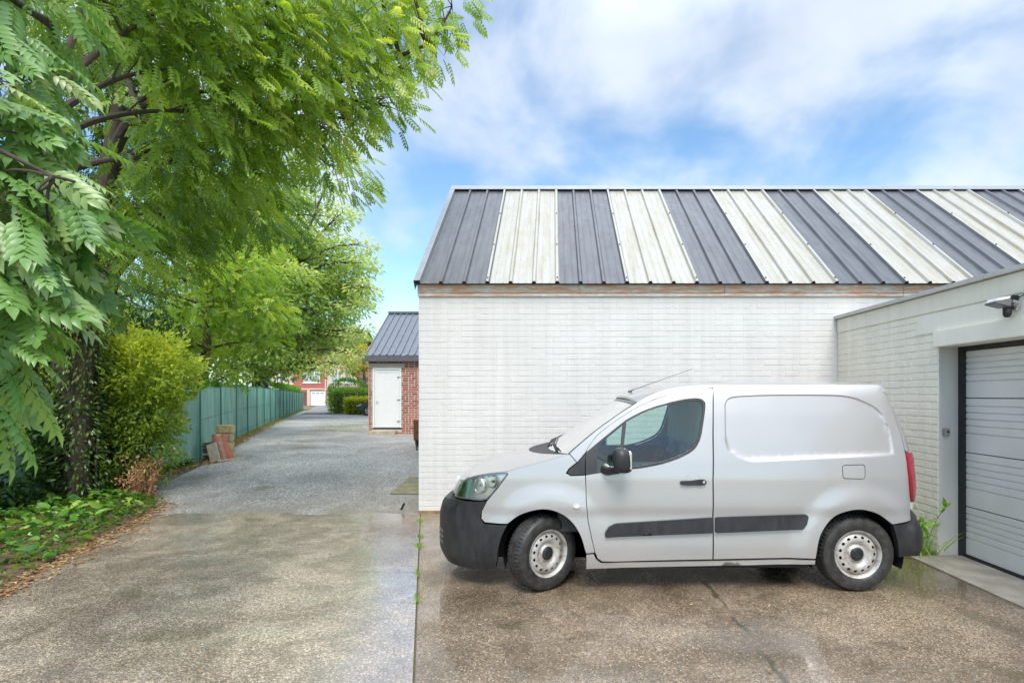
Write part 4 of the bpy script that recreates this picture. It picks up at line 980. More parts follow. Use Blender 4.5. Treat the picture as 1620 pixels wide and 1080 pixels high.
# fallen leaves along the edges
def litter(name, fn, n, s0=.03, s1=.07):
    P = np.array([fn() for _ in range(n)]); a = rng.uniform(0, 2*PI, n)
    D = np.stack([np.cos(a), np.sin(a), rng.uniform(-.05, .2, n)], 1)
    return tag(leaves_mesh(name, P, D, rng.uniform(s0, s1, n), tmpl_leaflet(1), leafmat(name+'_mat', (.16, .07, .03), (.36, .20, .09), (.60, .46, .26), rough=.55, trans=.15), roll=.25), kind='stuff')
def f1():
    y = random.uniform(3.0, 9.4); return (fedge(y)+abs(random.gauss(0, .17))-.08, y, gz(y)+.012+random.random()*.01)
litter('fallen_leaves', f1, 2600)
def f2():
    y = random.uniform(9, 34)*.6+random.uniform(9, 34)*.4*(random.random()); y = max(9.2, y); x = -7.72 if y < 11.85 else -7.8-(y-11.85)*.409
    return (x+.08+abs(random.gauss(0, .14)), y, gz(y)+.012+random.random()*.012)
litter('fence_litter', f2, 3600, .04, .10)
def f3():
    y = random.uniform(3, 14); return (random.uniform(-6.2, 2.5), y, gz(y)+.009)
litter('scattered_leaves', f3, 240, .02, .045)
# thin grass patch and weeds
def grass(name, fn, n, h0, h1, mat, kind='stuff', lab=None, cat=None, wdt=.05):
    P = np.array([fn() for _ in range(n)]); D = np.stack([rng.normal(0, .35, n), rng.normal(0, .35, n), np.ones(n)], 1)
    V = np.array([(0, -.5, 0), (0, .5, 0), (.55, .35, .03), (.55, -.35, .03), (1, 0, .2)], float)*np.array([1, wdt, 1]); o = leaves_mesh(name, P, D, rng.uniform(h0, h1, n), (V, [(0, 1, 2, 3), (3, 2, 4)]), mat, roll=1.2, up=rng.normal(0, 1, (n, 3)))
    return tag(o, lab, cat, kind=kind)
gm_ = leafmat('dry_grass', (.18, .20, .05), (.30, .30, .09), (.40, .36, .14), rough=.6)
gfresh = leafmat('fresh_weed', (.09, .26, .02), (.22, .44, .04), (.38, .54, .09), rough=.45)
def g1():
    y = random.uniform(19.0, 24.5); u = random.random(); a, b = at(500, 0, y).x, at(585, 0, y).x; return (a+(b-a)*(1-(1-u)**1.0)+random.gauss(0, .2), y, gz(y))
grass('grass_patch', g1, 4200, .03, .09, gm_)
def g2():
    y = random.uniform(12, 50); return (-2.95-.409*y+.06+abs(random.gauss(0, .12)), y, gz(y))
grass('fence_grass', g2, 3000, .05, .2, gm_)
wd = thing('weed_clump', 'bright green weed clump at the foot of the garage wall behind the van', 'weed', (3.92, 5.95, 0))
def blades(n, c, rad, h0, h1, mat, parent, nm, lean=.5, wd_=.045):
    c = Vector(c); P = np.stack([c.x+rng.normal(0, rad, n), c.y+rng.normal(0, rad*1.3, n), np.full(n, .003)], 1); D = np.stack([rng.normal(-.1, lean, n), rng.normal(-.1, lean, n), np.ones(n)], 1)
    V = np.array([(0, -.5, 0), (0, .5, 0), (.35, .5, .0), (.35, -.5, .0), (.7, .35, -.06), (.7, -.35, -.06), (1, 0, -.2)], float)*np.array([1, wd_, 1]); return leaves_mesh(nm, P, D, rng.uniform(h0, h1, n), (V, [(0, 1, 2, 3), (3, 2, 4, 5), (5, 4, 6)]), mat, parent, roll=1.0)
blades(260, (3.86, 6.0, 0), .13, .12, .40, gfresh, wd, 'blades')
m = MB(); P, D = [], []
for k in range(9):
    b0 = Vector((3.93+random.uniform(-.12, .1), 5.95+random.uniform(-.2, .2), 0)); e = b0+Vector((random.uniform(-.2, .12), random.uniform(-.25, .25), random.uniform(.35, .62))); pts = bez(b0, b0.lerp(e, .6)+Vector((0, 0, .2)), e, 7); m.tube(pts, [.004]*6+[.001], 4)
    for q in pts[1:]:
        for _ in range(3): P.append(q); D.append((random.uniform(-1, 1), random.uniform(-1, 1), random.uniform(-.4, .8)))
m.build('stem', plain('weed_stem', (.20, .32, .08), .6), wd); leaves_mesh('foliage', P, D, rng.uniform(.05, .12, len(P)), tmpl_leaflet(1), gfresh, wd)
jw = [(8, joint(y_)+random.uniform(-.02, .02), y_) for y_ in (7.4, 6.6, 6.2, 5.9, 4.6)]
for i, (k, x_, y_) in enumerate(jw):
    pass
def g3():
    y = random.choice([7.35, 7.3, 6.55, 6.15, 6.1, 5.2, 4.55])+random.gauss(0, .05); return (joint(y)+random.gauss(0, .02), y, .004)
grass('joint_weeds', g3, 260, .015, .05, gfresh, wdt=.18)

# ================================================================== VAN
YC = 5.575; WFX, WRX, WZ = -.03, 2.665, .325
van = thing('delivery_van', 'silver white delivery van with black bumpers and steel wheels before the white brick wall', 'van', (1.2, YC, 0))
cpt = [(-1.13, 0), (-1.125, .15), (-1.10, .32), (-1.045, .50), (-.95, .66), (-.80, .78), (-.58, .85), (-.25, .89), (.2, .905), (.7, .905), (1.2, .905), (1.8, .905), (2.4, .905), (2.80, .897), (3.06, .87), (3.19, .80), (3.245, .66), (3.265, .3), (3.27, 0)]
def cr_spline(P, n=14):
    P = [np.array(p, float) for p in P]; P = [P[0]*2-P[1]]+P+[P[-1]*2-P[-2]]; o = []
    P[0] = np.array([P[2][0], -P[2][1]]) if len(P[0]) == 2 else P[0]; P[-1] = np.array([P[-3][0], -P[-3][1]]) if len(P[0]) == 2 else P[-1]
    for i in range(1, len(P)-2):
        for k in range(n):
            t = k/n; o.append(.5*((2*P[i])+(-P[i-1]+P[i+1])*t+(2*P[i-1]-5*P[i]+4*P[i+1]-P[i+2])*t*t+(-P[i-1]+3*P[i]-3*P[i+1]+P[i+2])*t**3))
    o.append(P[-2]); return np.array(o)
CC = cr_spline(cpt); dS = np.concatenate([[0], np.cumsum(np.linalg.norm(np.diff(CC, axis=0), axis=1))]); SMAX = dS[-1]
tn = np.gradient(CC, dS, axis=0); tn /= np.linalg.norm(tn, axis=1)[:, None]
def tab(z, t): return np.interp(z, [a for a, b in t], [b for a, b in t])
def smooth_tab(t, w_=.05):
    zs = np.linspace(0, 2, 201); v = tab(zs, t); k = np.exp(-np.linspace(-2, 2, 9)**2); k /= k.sum(); v = np.convolve(np.pad(v, 4, 'edge'), k, 'valid'); return zs, v
T_side = smooth_tab([(0, .06), (.15, .05), (.25, .018), (.4, .004), (.55, .006), (.68, .014), (.735, .0), (.85, 0), (1.0, .006), (1.15, .03), (1.3, .068), (1.55, .135), (1.72, .185), (1.79, .215), (1.84, .27), (1.87, .33), (2, .5)])
T_front = smooth_tab([(0, .12), (.15, .06), (.26, .0), (.58, 0), (.69, .03), (.73, .09), (.84, .15), (.93, .21), (1.0, .27), (1.2, .6), (2, 1)])
T_rear = smooth_tab([(0, .06), (.2, .02), (.3, 0), (1.15, 0), (1.3, .03), (1.5, .10), (1.7, .2), (1.8, .28), (1.86, .34), (2, .5)])
REC = []                                         # outline of the pressed panel in the cargo side, (x, z)
def sstep(a, b, x): t = min(1, max(0, (x-a)/(b-a))); return t*t*(3-2*t)
def pdist(x, z, poly):                           # signed distance, positive inside
    ins = False; d = 9
    n = len(poly)
    for i in range(n):
        x1, z1 = poly[i]; x2, z2 = poly[(i+1) % n]
        if (z1 > z) != (z2 > z) and x < (x2-x1)*(z-z1)/(z2-z1)+x1: ins = not ins
        vx, vz = x2-x1, z2-z1; t = max(0, min(1, ((x-x1)*vx+(z-z1)*vz)/(vx*vx+vz*vz+1e-12))); d = min(d, math.hypot(x-x1-t*vx, z-z1-t*vz))
    return d if ins else -d
def S(s, z, off=0., side=1, feat=True):
    s = min(max(s, 0), SMAX); x = np.interp(s, dS, CC[:, 0]); h = np.interp(s, dS, CC[:, 1]); tx = np.interp(s, dS, tn[:, 0]); th = np.interp(s, dS, tn[:, 1])
    q = math.hypot(tx, th); tx /= q; th /= q
    nx, nh = -th, tx                              # outward normal in plan
    if h*nh+ (x-1.1)*nx < 0: nx, nh = -nx, -nh
    a = nh*nh; b = nx*nx
    ins = a*np.interp(z, *T_side)+b*(np.interp(z, *T_front) if x < 1 else np.interp(z, *T_rear))
    o = off
    if feat and a > .3:
        for wx in (WFX, WRX):
            dx = x-wx; r = math.hypot(dx, z-WZ)
            k = 1-sstep(.47, .64, r)
            if wx == WFX and dx > 0: k *= 1-.55*sstep(.28, .45, dx)
            o += .030*k*a*(1 if z > .1 else 0)*sstep(.05, .3, z)
        if REC and .9 < z < 1.8 and 1.2 < x < 3.2:
            o -= .013*sstep(0, .010+.030*(1-sstep(1.2, 1.4, z)), pdist(x, z, REC))
    ins -= o
    return Vector((x-nx*ins, YC-side*(h-nh*ins), z))
def proj(p): return CX+p.x*F/p.y, CY-(p.z-H)*F/p.y
GS = np.linspace(0.02, SMAX-.05, 110); GZ_ = np.linspace(.12, 1.85, 40); GRID = [(s, z, *proj(S(s, z, feat=False))) for s in GS for z in GZ_]
def facing(s, z):
    a, b, c = S(s, z, feat=False), S(s+.004, z, feat=False), S(s, z+.004, feat=False); n = (b-a).cross(c-a); n.normalize()
    if n.y > 0 and abs(n.y) > .5: n = -n
    v = (Vector((0, 0, H))-a).normalized(); return v.dot(n if (n.x*(a.x-1.1)+n.y*(a.y-YC)) > 0 else -n)
SF = {}
def slim(z):                                       # last s still seen from the yard at this height
    k = round(z, 2)
    if k not in SF: SF[k] = (min([s for s in np.linspace(.02, 2, 100) if facing(s, k) > .06]), max([s for s in np.linspace(2, SMAX, 160) if facing(s, k) > .06]))
    return SF[k]
GA = np.array([g for g in GRID if facing(g[0], g[1]) > .06])
def inv(px, py):                                 # photograph position -> surface coordinates of the body side
    d = (GA[:, 2]-px)**2+(GA[:, 3]-py)**2; i = int(np.argmin(d)); s, z = GA[i, 0], GA[i, 1]
    for _ in range(12):
        u, v = proj(S(s, z, feat=False)); e = .004; us, vs = proj(S(s+e, z, feat=False)); uz, vz = proj(S(s, z+e, feat=False))
        J = np.array([[(us-u)/e, (uz-u)/e], [(vs-v)/e, (vz-v)/e]]); r = np.array([px-u, py-v])
        if abs(np.linalg.det(J)) < 50: break
        st = np.linalg.solve(J, r); m_ = np.abs(st).max(); st *= min(1, .1/m_) if m_ > 0 else 1
        z += st[1]; lo_, hi_ = slim(min(max(z, .12), 1.86)); s = min(max(s+st[0], lo_), hi_)
    return s, z
def I(*pts): return [inv(x, y) for x, y in pts]
def Z(ox, oy, k, *pts): return [(ox+x/k, oy+y/k) for x, y in pts]
def rnd(poly, r=.02, n=4):                        # round the corners of a polygon
    o = []; N_ = len(poly)
    for i in range(N_):
        a, b, c = [np.array(poly[(i+k) % N_]) for k in (-1, 0, 1)]; la, lc = np.linalg.norm(a-b), np.linalg.norm(c-b); q = min(r, la*.45, lc*.45)
        p0 = b+(a-b)/la*q; p1 = b+(c-b)/lc*q
        for t in np.linspace(0, 1, n): o.append(tuple(p0*(1-t)**2+b*2*t*(1-t)+p1*t*t))
    return o
def smoothline(pts, n=6): return [tuple(p) for p in cr2(pts, n)]
def cr2(P, n):
    P = [np.array(p, float) for p in P]; P = [P[0]*2-P[1]]+P+[P[-1]*2-P[-2]]; o = []
    for i in range(1, len(P)-2):
        for k in range(n):
            t = k/n; o.append(.5*((2*P[i])+(-P[i-1]+P[i+1])*t+(2*P[i-1]-5*P[i]+4*P[i+1]-P[i+2])*t*t+(-P[i-1]+3*P[i]-3*P[i+1]+P[i+2])*t**3))
    o.append(P[-2]); return o
def in_poly(x, y, poly):
    ins = False; n = len(poly)
    for i in range(n):
        x1, y1 = poly[i]; x2, y2 = poly[(i+1) % n]
        if (y1 > y) != (y2 > y) and x < (x2-x1)*(y-y1)/(y2-y1)+x1: ins = not ins
    return ins
def resample(poly, step, closed=True):
    o = []
    for i in range(len(poly) if closed else len(poly)-1):
        a, b = poly[i], poly[(i+1) % len(poly)]; n = max(1, int(math.hypot(b[0]-a[0], b[1]-a[1])/step))
        for k in range(n): o.append((a[0]+(b[0]-a[0])*k/n, a[1]+(b[1]-a[1])*k/n))
    return o
def shrink(poly, d):
    n = len(poly); A = sum(poly[i][0]*poly[(i+1) % n][1]-poly[(i+1) % n][0]*poly[i][1] for i in range(n)); sg = 1 if A > 0 else -1; o = []
    for i in range(n):
        a, b, c = [np.array(poly[(i+k) % n]) for k in (-1, 0, 1)]; e1 = b-a; e2 = c-b; l1, l2 = np.linalg.norm(e1)+1e-9, np.linalg.norm(e2)+1e-9
        n1 = np.array([-e1[1], e1[0]])/l1; n2 = np.array([-e2[1], e2[0]])/l2; m_ = n1+n2; L_ = np.linalg.norm(m_); m_ = m_/L_ if L_ > 1e-6 else n1; o.append(tuple(b+m_*sg*d/max(.5, float(np.dot(m_, n1)))))
    return o
def tri(poly, holes=(), step=.04, extra=()):
    bd = resample(poly, step); hs = [resample(h, step) for h in holes]; V = list(bd); E = [(i, (i+1) % len(bd)) for i in range(len(bd))]
    for h in hs: b = len(V); V += h; E += [(b+i, b+(i+1) % len(h)) for i in range(len(h))]
    nb = len(V); xs = [p[0] for p in bd]; ys = [p[1] for p in bd]; cand = []
    for i, gx in enumerate(np.arange(min(xs), max(xs), step)):
        for gy in np.arange(min(ys)+(step/2 if i % 2 else 0), max(ys), step): cand.append((gx, gy))
    B = np.array(V); EX = np.array(extra) if len(extra) else None
    ne = len(extra)
    for k_, p in enumerate(list(extra)+cand):
        if k_ >= ne and ne and ((EX-np.array(p))**2).sum(1).min() < (step*.4)**2: continue
        if in_poly(p[0], p[1], bd) and not any(in_poly(p[0], p[1], h) for h in hs) and ((B-np.array(p))**2).sum(1).min() > (step*.45 if k_ >= ne else .002)**2: V.append(p)
    r = delaunay_2d_cdt([Vector(v) for v in V], E, [], 0, 1e-7); vo, fo = r[0], r[2]; keep = []
    for f in fo:
        c = sum((vo[i] for i in f), Vector((0, 0)))/3
        if in_poly(c.x, c.y, bd) and not any(in_poly(c.x, c.y, h) for h in hs): keep.append(tuple(f))
    return [tuple(v) for v in vo], keep, bd, hs
def panel(name, poly, mat, parent, off=0., thick=.02, holes=(), gap=.003, step=.04, mirror=True, both=True, label=None, extra=(), rough=0, fn=None, smooth=38):
    if gap: poly = shrink(poly, gap)
    V, T_, bd, hs = tri(poly, holes, step, extra); f_ = fn or S
    span = min(p[0] for p in poly) < .02 or max(p[0] for p in poly) > SMAX-.02 and fn is not None or max(p[0] for p in poly) > SMAX-.02
    if mirror and not span:
        pr_ = parent if isinstance(parent, tuple) else (parent, parent)
        return tuple(panel_mesh(name, V, T_, bd, hs, f_, (sd,), off, thick, mat, pr_[i], smooth, label) for i, sd in enumerate((1, -1)))
    return panel_mesh(name, V, T_, bd, hs, f_, (1, -1) if mirror else (1,), off, thick, mat, parent[0] if isinstance(parent, tuple) else parent, smooth, label)
def panel_mesh(name, V, T_, bd, hs, f_, sides, off, thick, mat, parent, smooth, label):
    m = MB()
    for side in sides:
        b = len(m.v); m.v += [tuple(f_(s, z, off, side)) for s, z in V]; 
        for t in T_: m.f.append(tuple(b+i for i in (t if side > 0 else t[::-1]))); m.m.append(0)
        for lp in [bd]+hs:
            n = len(lp); b = len(m.v); m.v += [tuple(f_(s, z, off, side)) for s, z in lp]+[tuple(f_(s, z, off-thick, side)) for s, z in lp]
            for i in range(n): m.f.append((b+i, b+(i+1) % n, b+n+(i+1) % n, b+n+i)); m.m.append(0)
    import bmesh
    me = bpy.data.meshes.new(name); me.from_pydata(m.v, [], m.f); bm = bmesh.new(); bm.from_mesh(me); bmesh.ops.remove_doubles(bm, verts=bm.verts, dist=.0004); bmesh.ops.recalc_face_normals(bm, faces=bm.faces); bm.to_mesh(me); bm.free()
    return link(name, me, mat, parent, smooth, label)

def vanpaint():
    m = Mat('silver_white_paint'); p = m.pos()
    n = m.mr(m.noise(p, 2.2, 5, .6), .3, .7, .97, 1.02)
    sp = m.n('ShaderNodeSeparateXYZ', {0: p}); dirt = m.math('MULTIPLY', m.mr(sp.outputs[2], .75, .2, 0, 1, True), m.mr(m.noise(m.pos((5, 5, 3)), 2, 6, .7), .35, .7, .1, .5))
    c = m.n('ShaderNodeVectorMath', {0: (.46, .45, .445), 'Scale': n}, operation='SCALE').outputs[0]
    c = m.mix(m.math('MULTIPLY', dirt, .6), c, (.46, .43, .39))
    m.set(col=c, metal=.45, rough=.33, coat=.8, coatr=.08, spec=.5)
    # rain drops standing on the paint
    v = m.voro(m.pos((1, 1, .8)), 85); dr = m.mr(v, .0, .22, 1, 0, True)
    b = m.n('ShaderNodeBump', {'Height': dr, 'Distance': .0016, 'Strength': .35}); m.put(b.outputs[0], m.b.inputs['Coat Normal']); return m.m
VP = vanpaint()
def blackplastic(name='black_bumper_plastic', col=(.012, .012, .013)):
    m = Mat(name); p = m.pos(); n = m.noise(m.pos((6, 6, 2)), 2.4, 6, .7)
    m.set(col=m.ramp(n, [(.35, col), (.7, tuple(c*2.2+.005 for c in col))]), rough=m.mr(n, .3, .7, .38, .6), spec=.5)
    m.bump(m.noise(p, 260, 2), .0012, .7); return m.m
BP = blackplastic()
chrome = plain('chrome_reflector', (.72, .71, .70), .32, .95, var=.05, bump=0)
greyp = plain('grey_interior_trim', (.05, .052, .055), .8)
glass_t = glassmat('tinted_window_glass', (.70, .86, .80), .08)
glass_w = glassmat('windscreen_glass', (.66, .82, .75), .05, ior=1.28)
rubber = plain('door_seal_rubber', (.03, .03, .033), .55)

# outlines read off the photograph
gut = [(926.5, 715), (933, 703.5), (944, 689), (960, 675.4), (984, 658.5), (1008, 644), (1040.5, 629.6), (1077, 619.5), (1127.5, 613.5)]
arcF = [(926.5, 874), (919, 848), (906, 826), (887, 811), (865, 804.5), (843, 806.5), (821, 814.5), (804, 827)]
arcR = [(1288, 882), (1293, 853), (1302, 833), (1317, 816), (1339, 807), (1361, 805), (1384, 811), (1398, 820), (1408, 828)]
frontdoor = [(926, 751), (927, 770), (927.3, 792), (930, 822), (936, 851), (941, 872), (945, 882), (952, 887)]
zk = 6.2308
seal_o = Z(880, 620, zk, (290, 600), (375, 530), (520, 410), (690, 275), (850, 190), (1000, 135), (1200, 85), (1330, 64), (1405, 64), (1450, 85), (1468, 130), (1455, 250), (1432, 400), (1410, 480), (1370, 550), (1310, 600), (1200, 655), (1050, 705), (850, 745), (740, 757), (560, 776), (385, 800), (290, 817))
q_gl = Z(880, 620, zk, (400, 543), (520, 436), (655, 325), (612, 755), (400, 785))
m_gl = Z(880, 620, zk, (692, 292), (850, 207), (1000, 152), (1200, 102), (1330, 82), (1400, 84), (1436, 102), (1448, 142), (1437, 250), (1410, 400), (1392, 470), (1352, 535), (1290, 582), (1190, 634), (1050, 682), (850, 722), (640, 752))
iw = I(*seal_o); ig = I(*gut); iad = I(*frontdoor); iarF = smoothline(I(*arcF), 4); iarR = smoothline(I(*arcR), 4)
s_dr, z_dr0 = inv(1128, 884); s_drt, z_drt = inv(1128, 613.5)
# pressed panel
recp = [(1146, 640), (1152, 630), (1169, 626), (1221, 624), (1302, 624), (1339, 626), (1365, 633), (1391, 647), (1406, 670), (1414, 700), (1417, 716), (1411, 721), (1302, 726), (1202, 731), (1180, 729), (1160, 719), (1148, 705)]
irec = smoothline(I(*recp, recp[0]), 3)[:-1]
REC[:] = [(float(S(s, z, feat=False).x), z) for s, z in irec]
recx = resample(irec, .02)+resample(shrink(irec, .006), .02)+resample(shrink(irec, .012), .02)+resample(shrink(irec, -.008), .02)+resample(shrink(irec, .02), .02)+resample(shrink(irec, .03), .03)+resample(shrink(irec, .042), .04)

# door: a ring open at the front where the black corner lies
door_poly = [(iw[0][0]+.004, iw[0][1]+.004)]+smoothline(ig, 3)[1:]+[inv(1127.5, 690), inv(1127.5, 760), inv(1127.5, 884.5)]+I((1050, 886), (975, 888))+iad[::-1][:-1]+[(iad[0][0]+.002, iad[0][1]-.004)]+[(a, b) for a, b in smoothline(iw[1:][::-1], 2)]
door = panel('door', door_poly, VP, van, step=.035, thick=.03)
seal_poly = iw; seal = panel('window_seal', seal_poly, rubber, door, off=.003, thick=.03, holes=[I(*q_gl), smoothline(I(*m_gl), 2)], gap=.001, step=.05)
panel('quarter_glass', shrink(I(*q_gl), -.008), glass_t, door, off=-.006, thick=.0, gap=0, step=.08)
panel('window_glass', shrink(smoothline(I(*m_gl), 2), -.008), glass_t, door, off=-.006, thick=.0, gap=0, step=.08)
# corner triangle ahead of the door
sail = I((896.5, 748), (901, 741), (913, 731), (926, 717), (925.6, 750.2), (903, 751.8))
panel('corner_trim', rnd(sail, .012, 3), BP, van, off=.004, thick=.02)
# A pillar and roof side strip
wse = [(901, 717), (920, 700), (944, 680), (976, 657), (1008, 636)]
rfe = [(1008, 636), (1030, 624.5), (1060, 615.0), (1095, 609.6), (1128, 608.2)]
iws = I(*wse); irf = smoothline(I(*rfe), 3)
pil = iws[:-1]+irf+[(s_drt, z_drt+.001)]+smoothline(ig, 3)[::-1][1:]+I((913, 731))
panel('a_pillar', pil, VP, van, step=.03, thick=.03, gap=.002)
# fender
hedge_side = [(803.5, 750), (802, 745.5), (826, 739), (850, 732.3), (875, 725.5), (898, 718.8)]
ih = I(*hedge_side)
fen = ih+I((901, 718), (912.5, 731), (900, 741), (895.6, 748), (903, 752.3), (926, 751.3))+iad[1:-2]+I((939, 873), (927, 874))+iarF[1:]+I((790, 827), (767, 826), (761.5, 820), (762, 808), (771, 791), (787, 772))
panel('fender', fen, VP, van, step=.03, thick=.035)
ind = rnd([(inv(905, 799)[0], inv(905, 799)[1]), inv(912, 795), inv(919, 799), inv(912, 803)], .02, 4); panel('side_indicator', ind, plain('clear_indicator', (.62, .58, .52), .15, coat=.6), van, off=.012, thick=.01, gap=0)
# cargo side
fuel = rnd(I((1332, 735), (1369, 734), (1369, 758), (1333, 757)), .03, 5)
shut = [(1387, 607), (1397, 620), (1406, 637), (1413, 652), (1419, 670), (1424.5, 685), (1428, 700), (1431.5, 714)]; ish = I(*shut)
ztop = irf[-1][1]; s_re = ish[0][0]
quarter = [(s_drt+.002, ztop)]+[(s_drt+(s_re-s_drt)*t, ztop+.002*math.sin(PI*t)) for t in np.linspace(.1, .98, 9)]+[(s_re, ztop-.004)]+ish[1:]+I((1435, 737), (1437.5, 760), (1439, 780), (1440.5, 795), (1440, 822), (1425, 825))+iarR[::-1]+I((1272, 881.5), (1128.5, 884.5), (1128.5, 760), (1128.5, 690))
cs = panel('cargo_side_panel', quarter, VP, van, step=.035, thick=.03, holes=[fuel], extra=recx)
panel('fuel_flap', fuel, VP, van, off=.0, thick=.02, gap=.006, mirror=False)
# sill
sill = I((927, 875.5), (939, 874.5), (943, 883), (951, 889.5), (1128, 886.7), (1272, 883.5), (1288, 884), (1287, 891), (1120, 895), (927, 899)); panel('sill', sill, VP, van, step=.05, thick=.05)
# mouldings
panel('door_moulding', rnd(I((957, 848.5), (957, 841), (963, 832), (974, 827), (1127, 817.5), (1127, 841.8)), .012, 3), BP, van, off=.027, thick=.035, gap=0, step=.022)
panel('side_moulding', rnd(I((1131, 817.3), (1274, 812.6), (1276.5, 816), (1273, 828), (1267, 836), (1131, 841.8)), .012, 3), BP, van, off=.027, thick=.035, gap=0, step=.022)
# bumpers
lo = .17
bump_f = [(0, .715), (.3, .715)]+I((716, 787), (722, 788.5), (741, 792.5), (771, 792.5), (762.5, 806), (760.5, 820), (766, 828), (790, 829), (804, 828.5), (799, 838), (794, 850), (790, 866), (788, 884), (786, 896))+[(inv(769, 894)[0], .17), (.55, .17), (.3, .175), (0, .18)]
fb = panel('front_bumper', bump_f, BP, van, step=.035, thick=.05, off=.008)
for zc in (.34, .39, .44):
    panel('grille_slot', [(.36, zc), (.56, zc), (.56, zc+.022), (.36, zc+.022)], plain('fog_trim', (.14, .14, .13), .4), fb, off=.014, thick=.01, gap=0)
sb0 = inv(1415, 860)[0]
arcb = iarR[-1]
bump_r = I((1408.5, 829.5), (1425, 826.5), (1439, 824))+[(SMAX-.55, .70), (SMAX, .70), (SMAX, .30), (SMAX-.5, .30)]+I((1432, 876), (1417, 880), (1415, 855))
def Srear(s, z, off, side): return S(s, z, off+.035*sstep(inv(1424, 840)[0], inv(1438, 840)[0], s)+.03*sstep(.62, .55, z)*sstep(.33, .42, z)*sstep(inv(1424, 840)[0], inv(1438, 840)[0], s), side)
s_a, s_b = inv(1424, 840)[0], inv(1438, 840)[0]
def Srear(s, z, off, side):
    k = sstep(s_a, s_b, s); return S(s, z, off+.03*k+.035*k*(1-sstep(.54, .62, z))*sstep(.28, .38, z), side)
panel('rear_bumper', bump_r, BP, van, step=.03, thick=.05, off=.006, fn=Srear)
# tail lamp, wraps round the corner
tl0 = I((1432.5, 716), (1435.5, 737), (1438, 760), (1439.5, 780), (1441, 793)); tl = tl0+[(a+.13, b) for a, b in tl0[::-1]]
def Slamp(s, z, off, side):
    zc = (z-tl0[-1][1])/(tl0[0][1]-tl0[-1][1]); return S(s, z, off+.018+.012*math.sin(PI*min(1, max(0, 1-zc))**2)*(1 if z else 0), side)
red = Mat('red_lamp_lens').set(col=(.34, .012, .02), rough=.16, coat=.7); red.bump(red.voro(red.pos(), 70), .004, .6)
tlo = panel('tail_lamp', rnd(tl, .02, 3), red.m, van, step=.02, thick=.05, fn=Slamp, gap=0)
lz0 = tl0[-1][1]; panel('reflector_strip', [(tl0[-1][0]+.004, lz0-.005), (tl0[-1][0]+.05, lz0-.005), (tl0[-1][0]+.05, .72), (tl0[-1][0]+.002, .72)], plain('clear_red_white', (.62, .60, .60), .15, coat=.5), van, off=.012, thick=.02, gap=0)
# tailgate
tg = [(s+.001, z) for s, z in ish]+[(tl0[0][0]+.135, tl0[0][1]-.0), (tl0[-1][0]+.135, tl0[-1][1]), (tl0[-1][0]+.055, .72), (SMAX, .71), (SMAX, ztop), (s_re+.05, ztop)]
panel('tailgate', tg, VP, van, step=.04, thick=.03, gap=.0065)
tw = rnd([(SMAX-.62, 1.25), (SMAX-.08, 1.25), (SMAX-.08, 1.68), (SMAX-.56, 1.68)], .05, 4); panel('rear_window', tw, plain('black_glass', (.02, .02, .02), .08, coat=.5), van, off=.004, thick=.01, gap=0)
# headlights
hl = I((719, 784.5), (728, 766), (741, 756), (760, 750.5), (780, 747.7), (798, 746.2), (802.5, 748.5), (802, 752.5), (787, 771), (770.5, 790), (752, 791), (741, 789.5))
hlr = smoothline(hl+[hl[0]], 2)[:-1]
hlt = thing_hl = panel('headlight', hlr, plain('headlight_rim', (.16, .165, .17), .25, .5), van, off=.001, thick=.05, gap=.002, holes=[shrink(hlr, .014)], step=.03)
panel('reflector', shrink(hlr, .010), chrome, hlt, off=-.045, thick=.0, gap=0, step=.02)
panel('lens', shrink(hlr, .012), glassmat('headlamp_lens', (.90, .93, .92), .12), hlt, off=.0005, thick=0, gap=0, step=.03)
for k, (hx, hy, rr, dd) in enumerate([(757, 768, .075, .0), (777, 762, .062, .006)]):
    for sd_ in (1, -1):
        s_, z_ = inv(hx, hy); c = S(s_, z_, -.03, sd_); n0 = (S(s_, z_, .05, sd_)-c).normalized(); n0 = (n0+Vector((-.9, -.1*sd_, 0))).normalized()
        m = MB(); m.lathe([(rr, .0), (rr*.93, .012), (rr*.8, -.008), (rr*.55, -.022), (.014, -.03), (.012, .0), (0, .004)], (0, 0, 0), 'Z', 24); m.xf(Matrix.Translation(c) @ n0.to_track_quat('Z', 'Y').to_matrix().to_4x4()); m.build('lamp_bowl', chrome if k == 0 else plain('lamp_bowl_dark', (.22, .24, .22), .2, .8), hlt[0 if sd_ > 0 else 1], smooth=50)
# grille between the headlights, and the lip of the hood
s_h = hl[0][0]; panel('grille', [(0, .73), (s_h-.03, .735), (s_h+.02, .80), (0, .80)], BP, van, off=-.02, thick=.03, gap=0)
panel('nose_panel', [(0, .80), (s_h+.01, .795), (hl[1][0]-.01, hl[1][1]), (hl[2][0]-.012, hl[2][1]+.008), (hl[2][0]-.06, .905), (0, .90)], VP, van, off=0, thick=.03, gap=.002)
m = MB(); bc = Vector((-.972, YC, .845))
m.prism([(-.035, -.02), (-.01, -.045), (.03, -.03), (.035, .02), (.01, .05), (-.02, .04), (-.03, .01)], -.02, .02, 'YZ'); m.xf(Matrix.Translation(bc)); m.build('badge', chrome, van, bevel=.003)
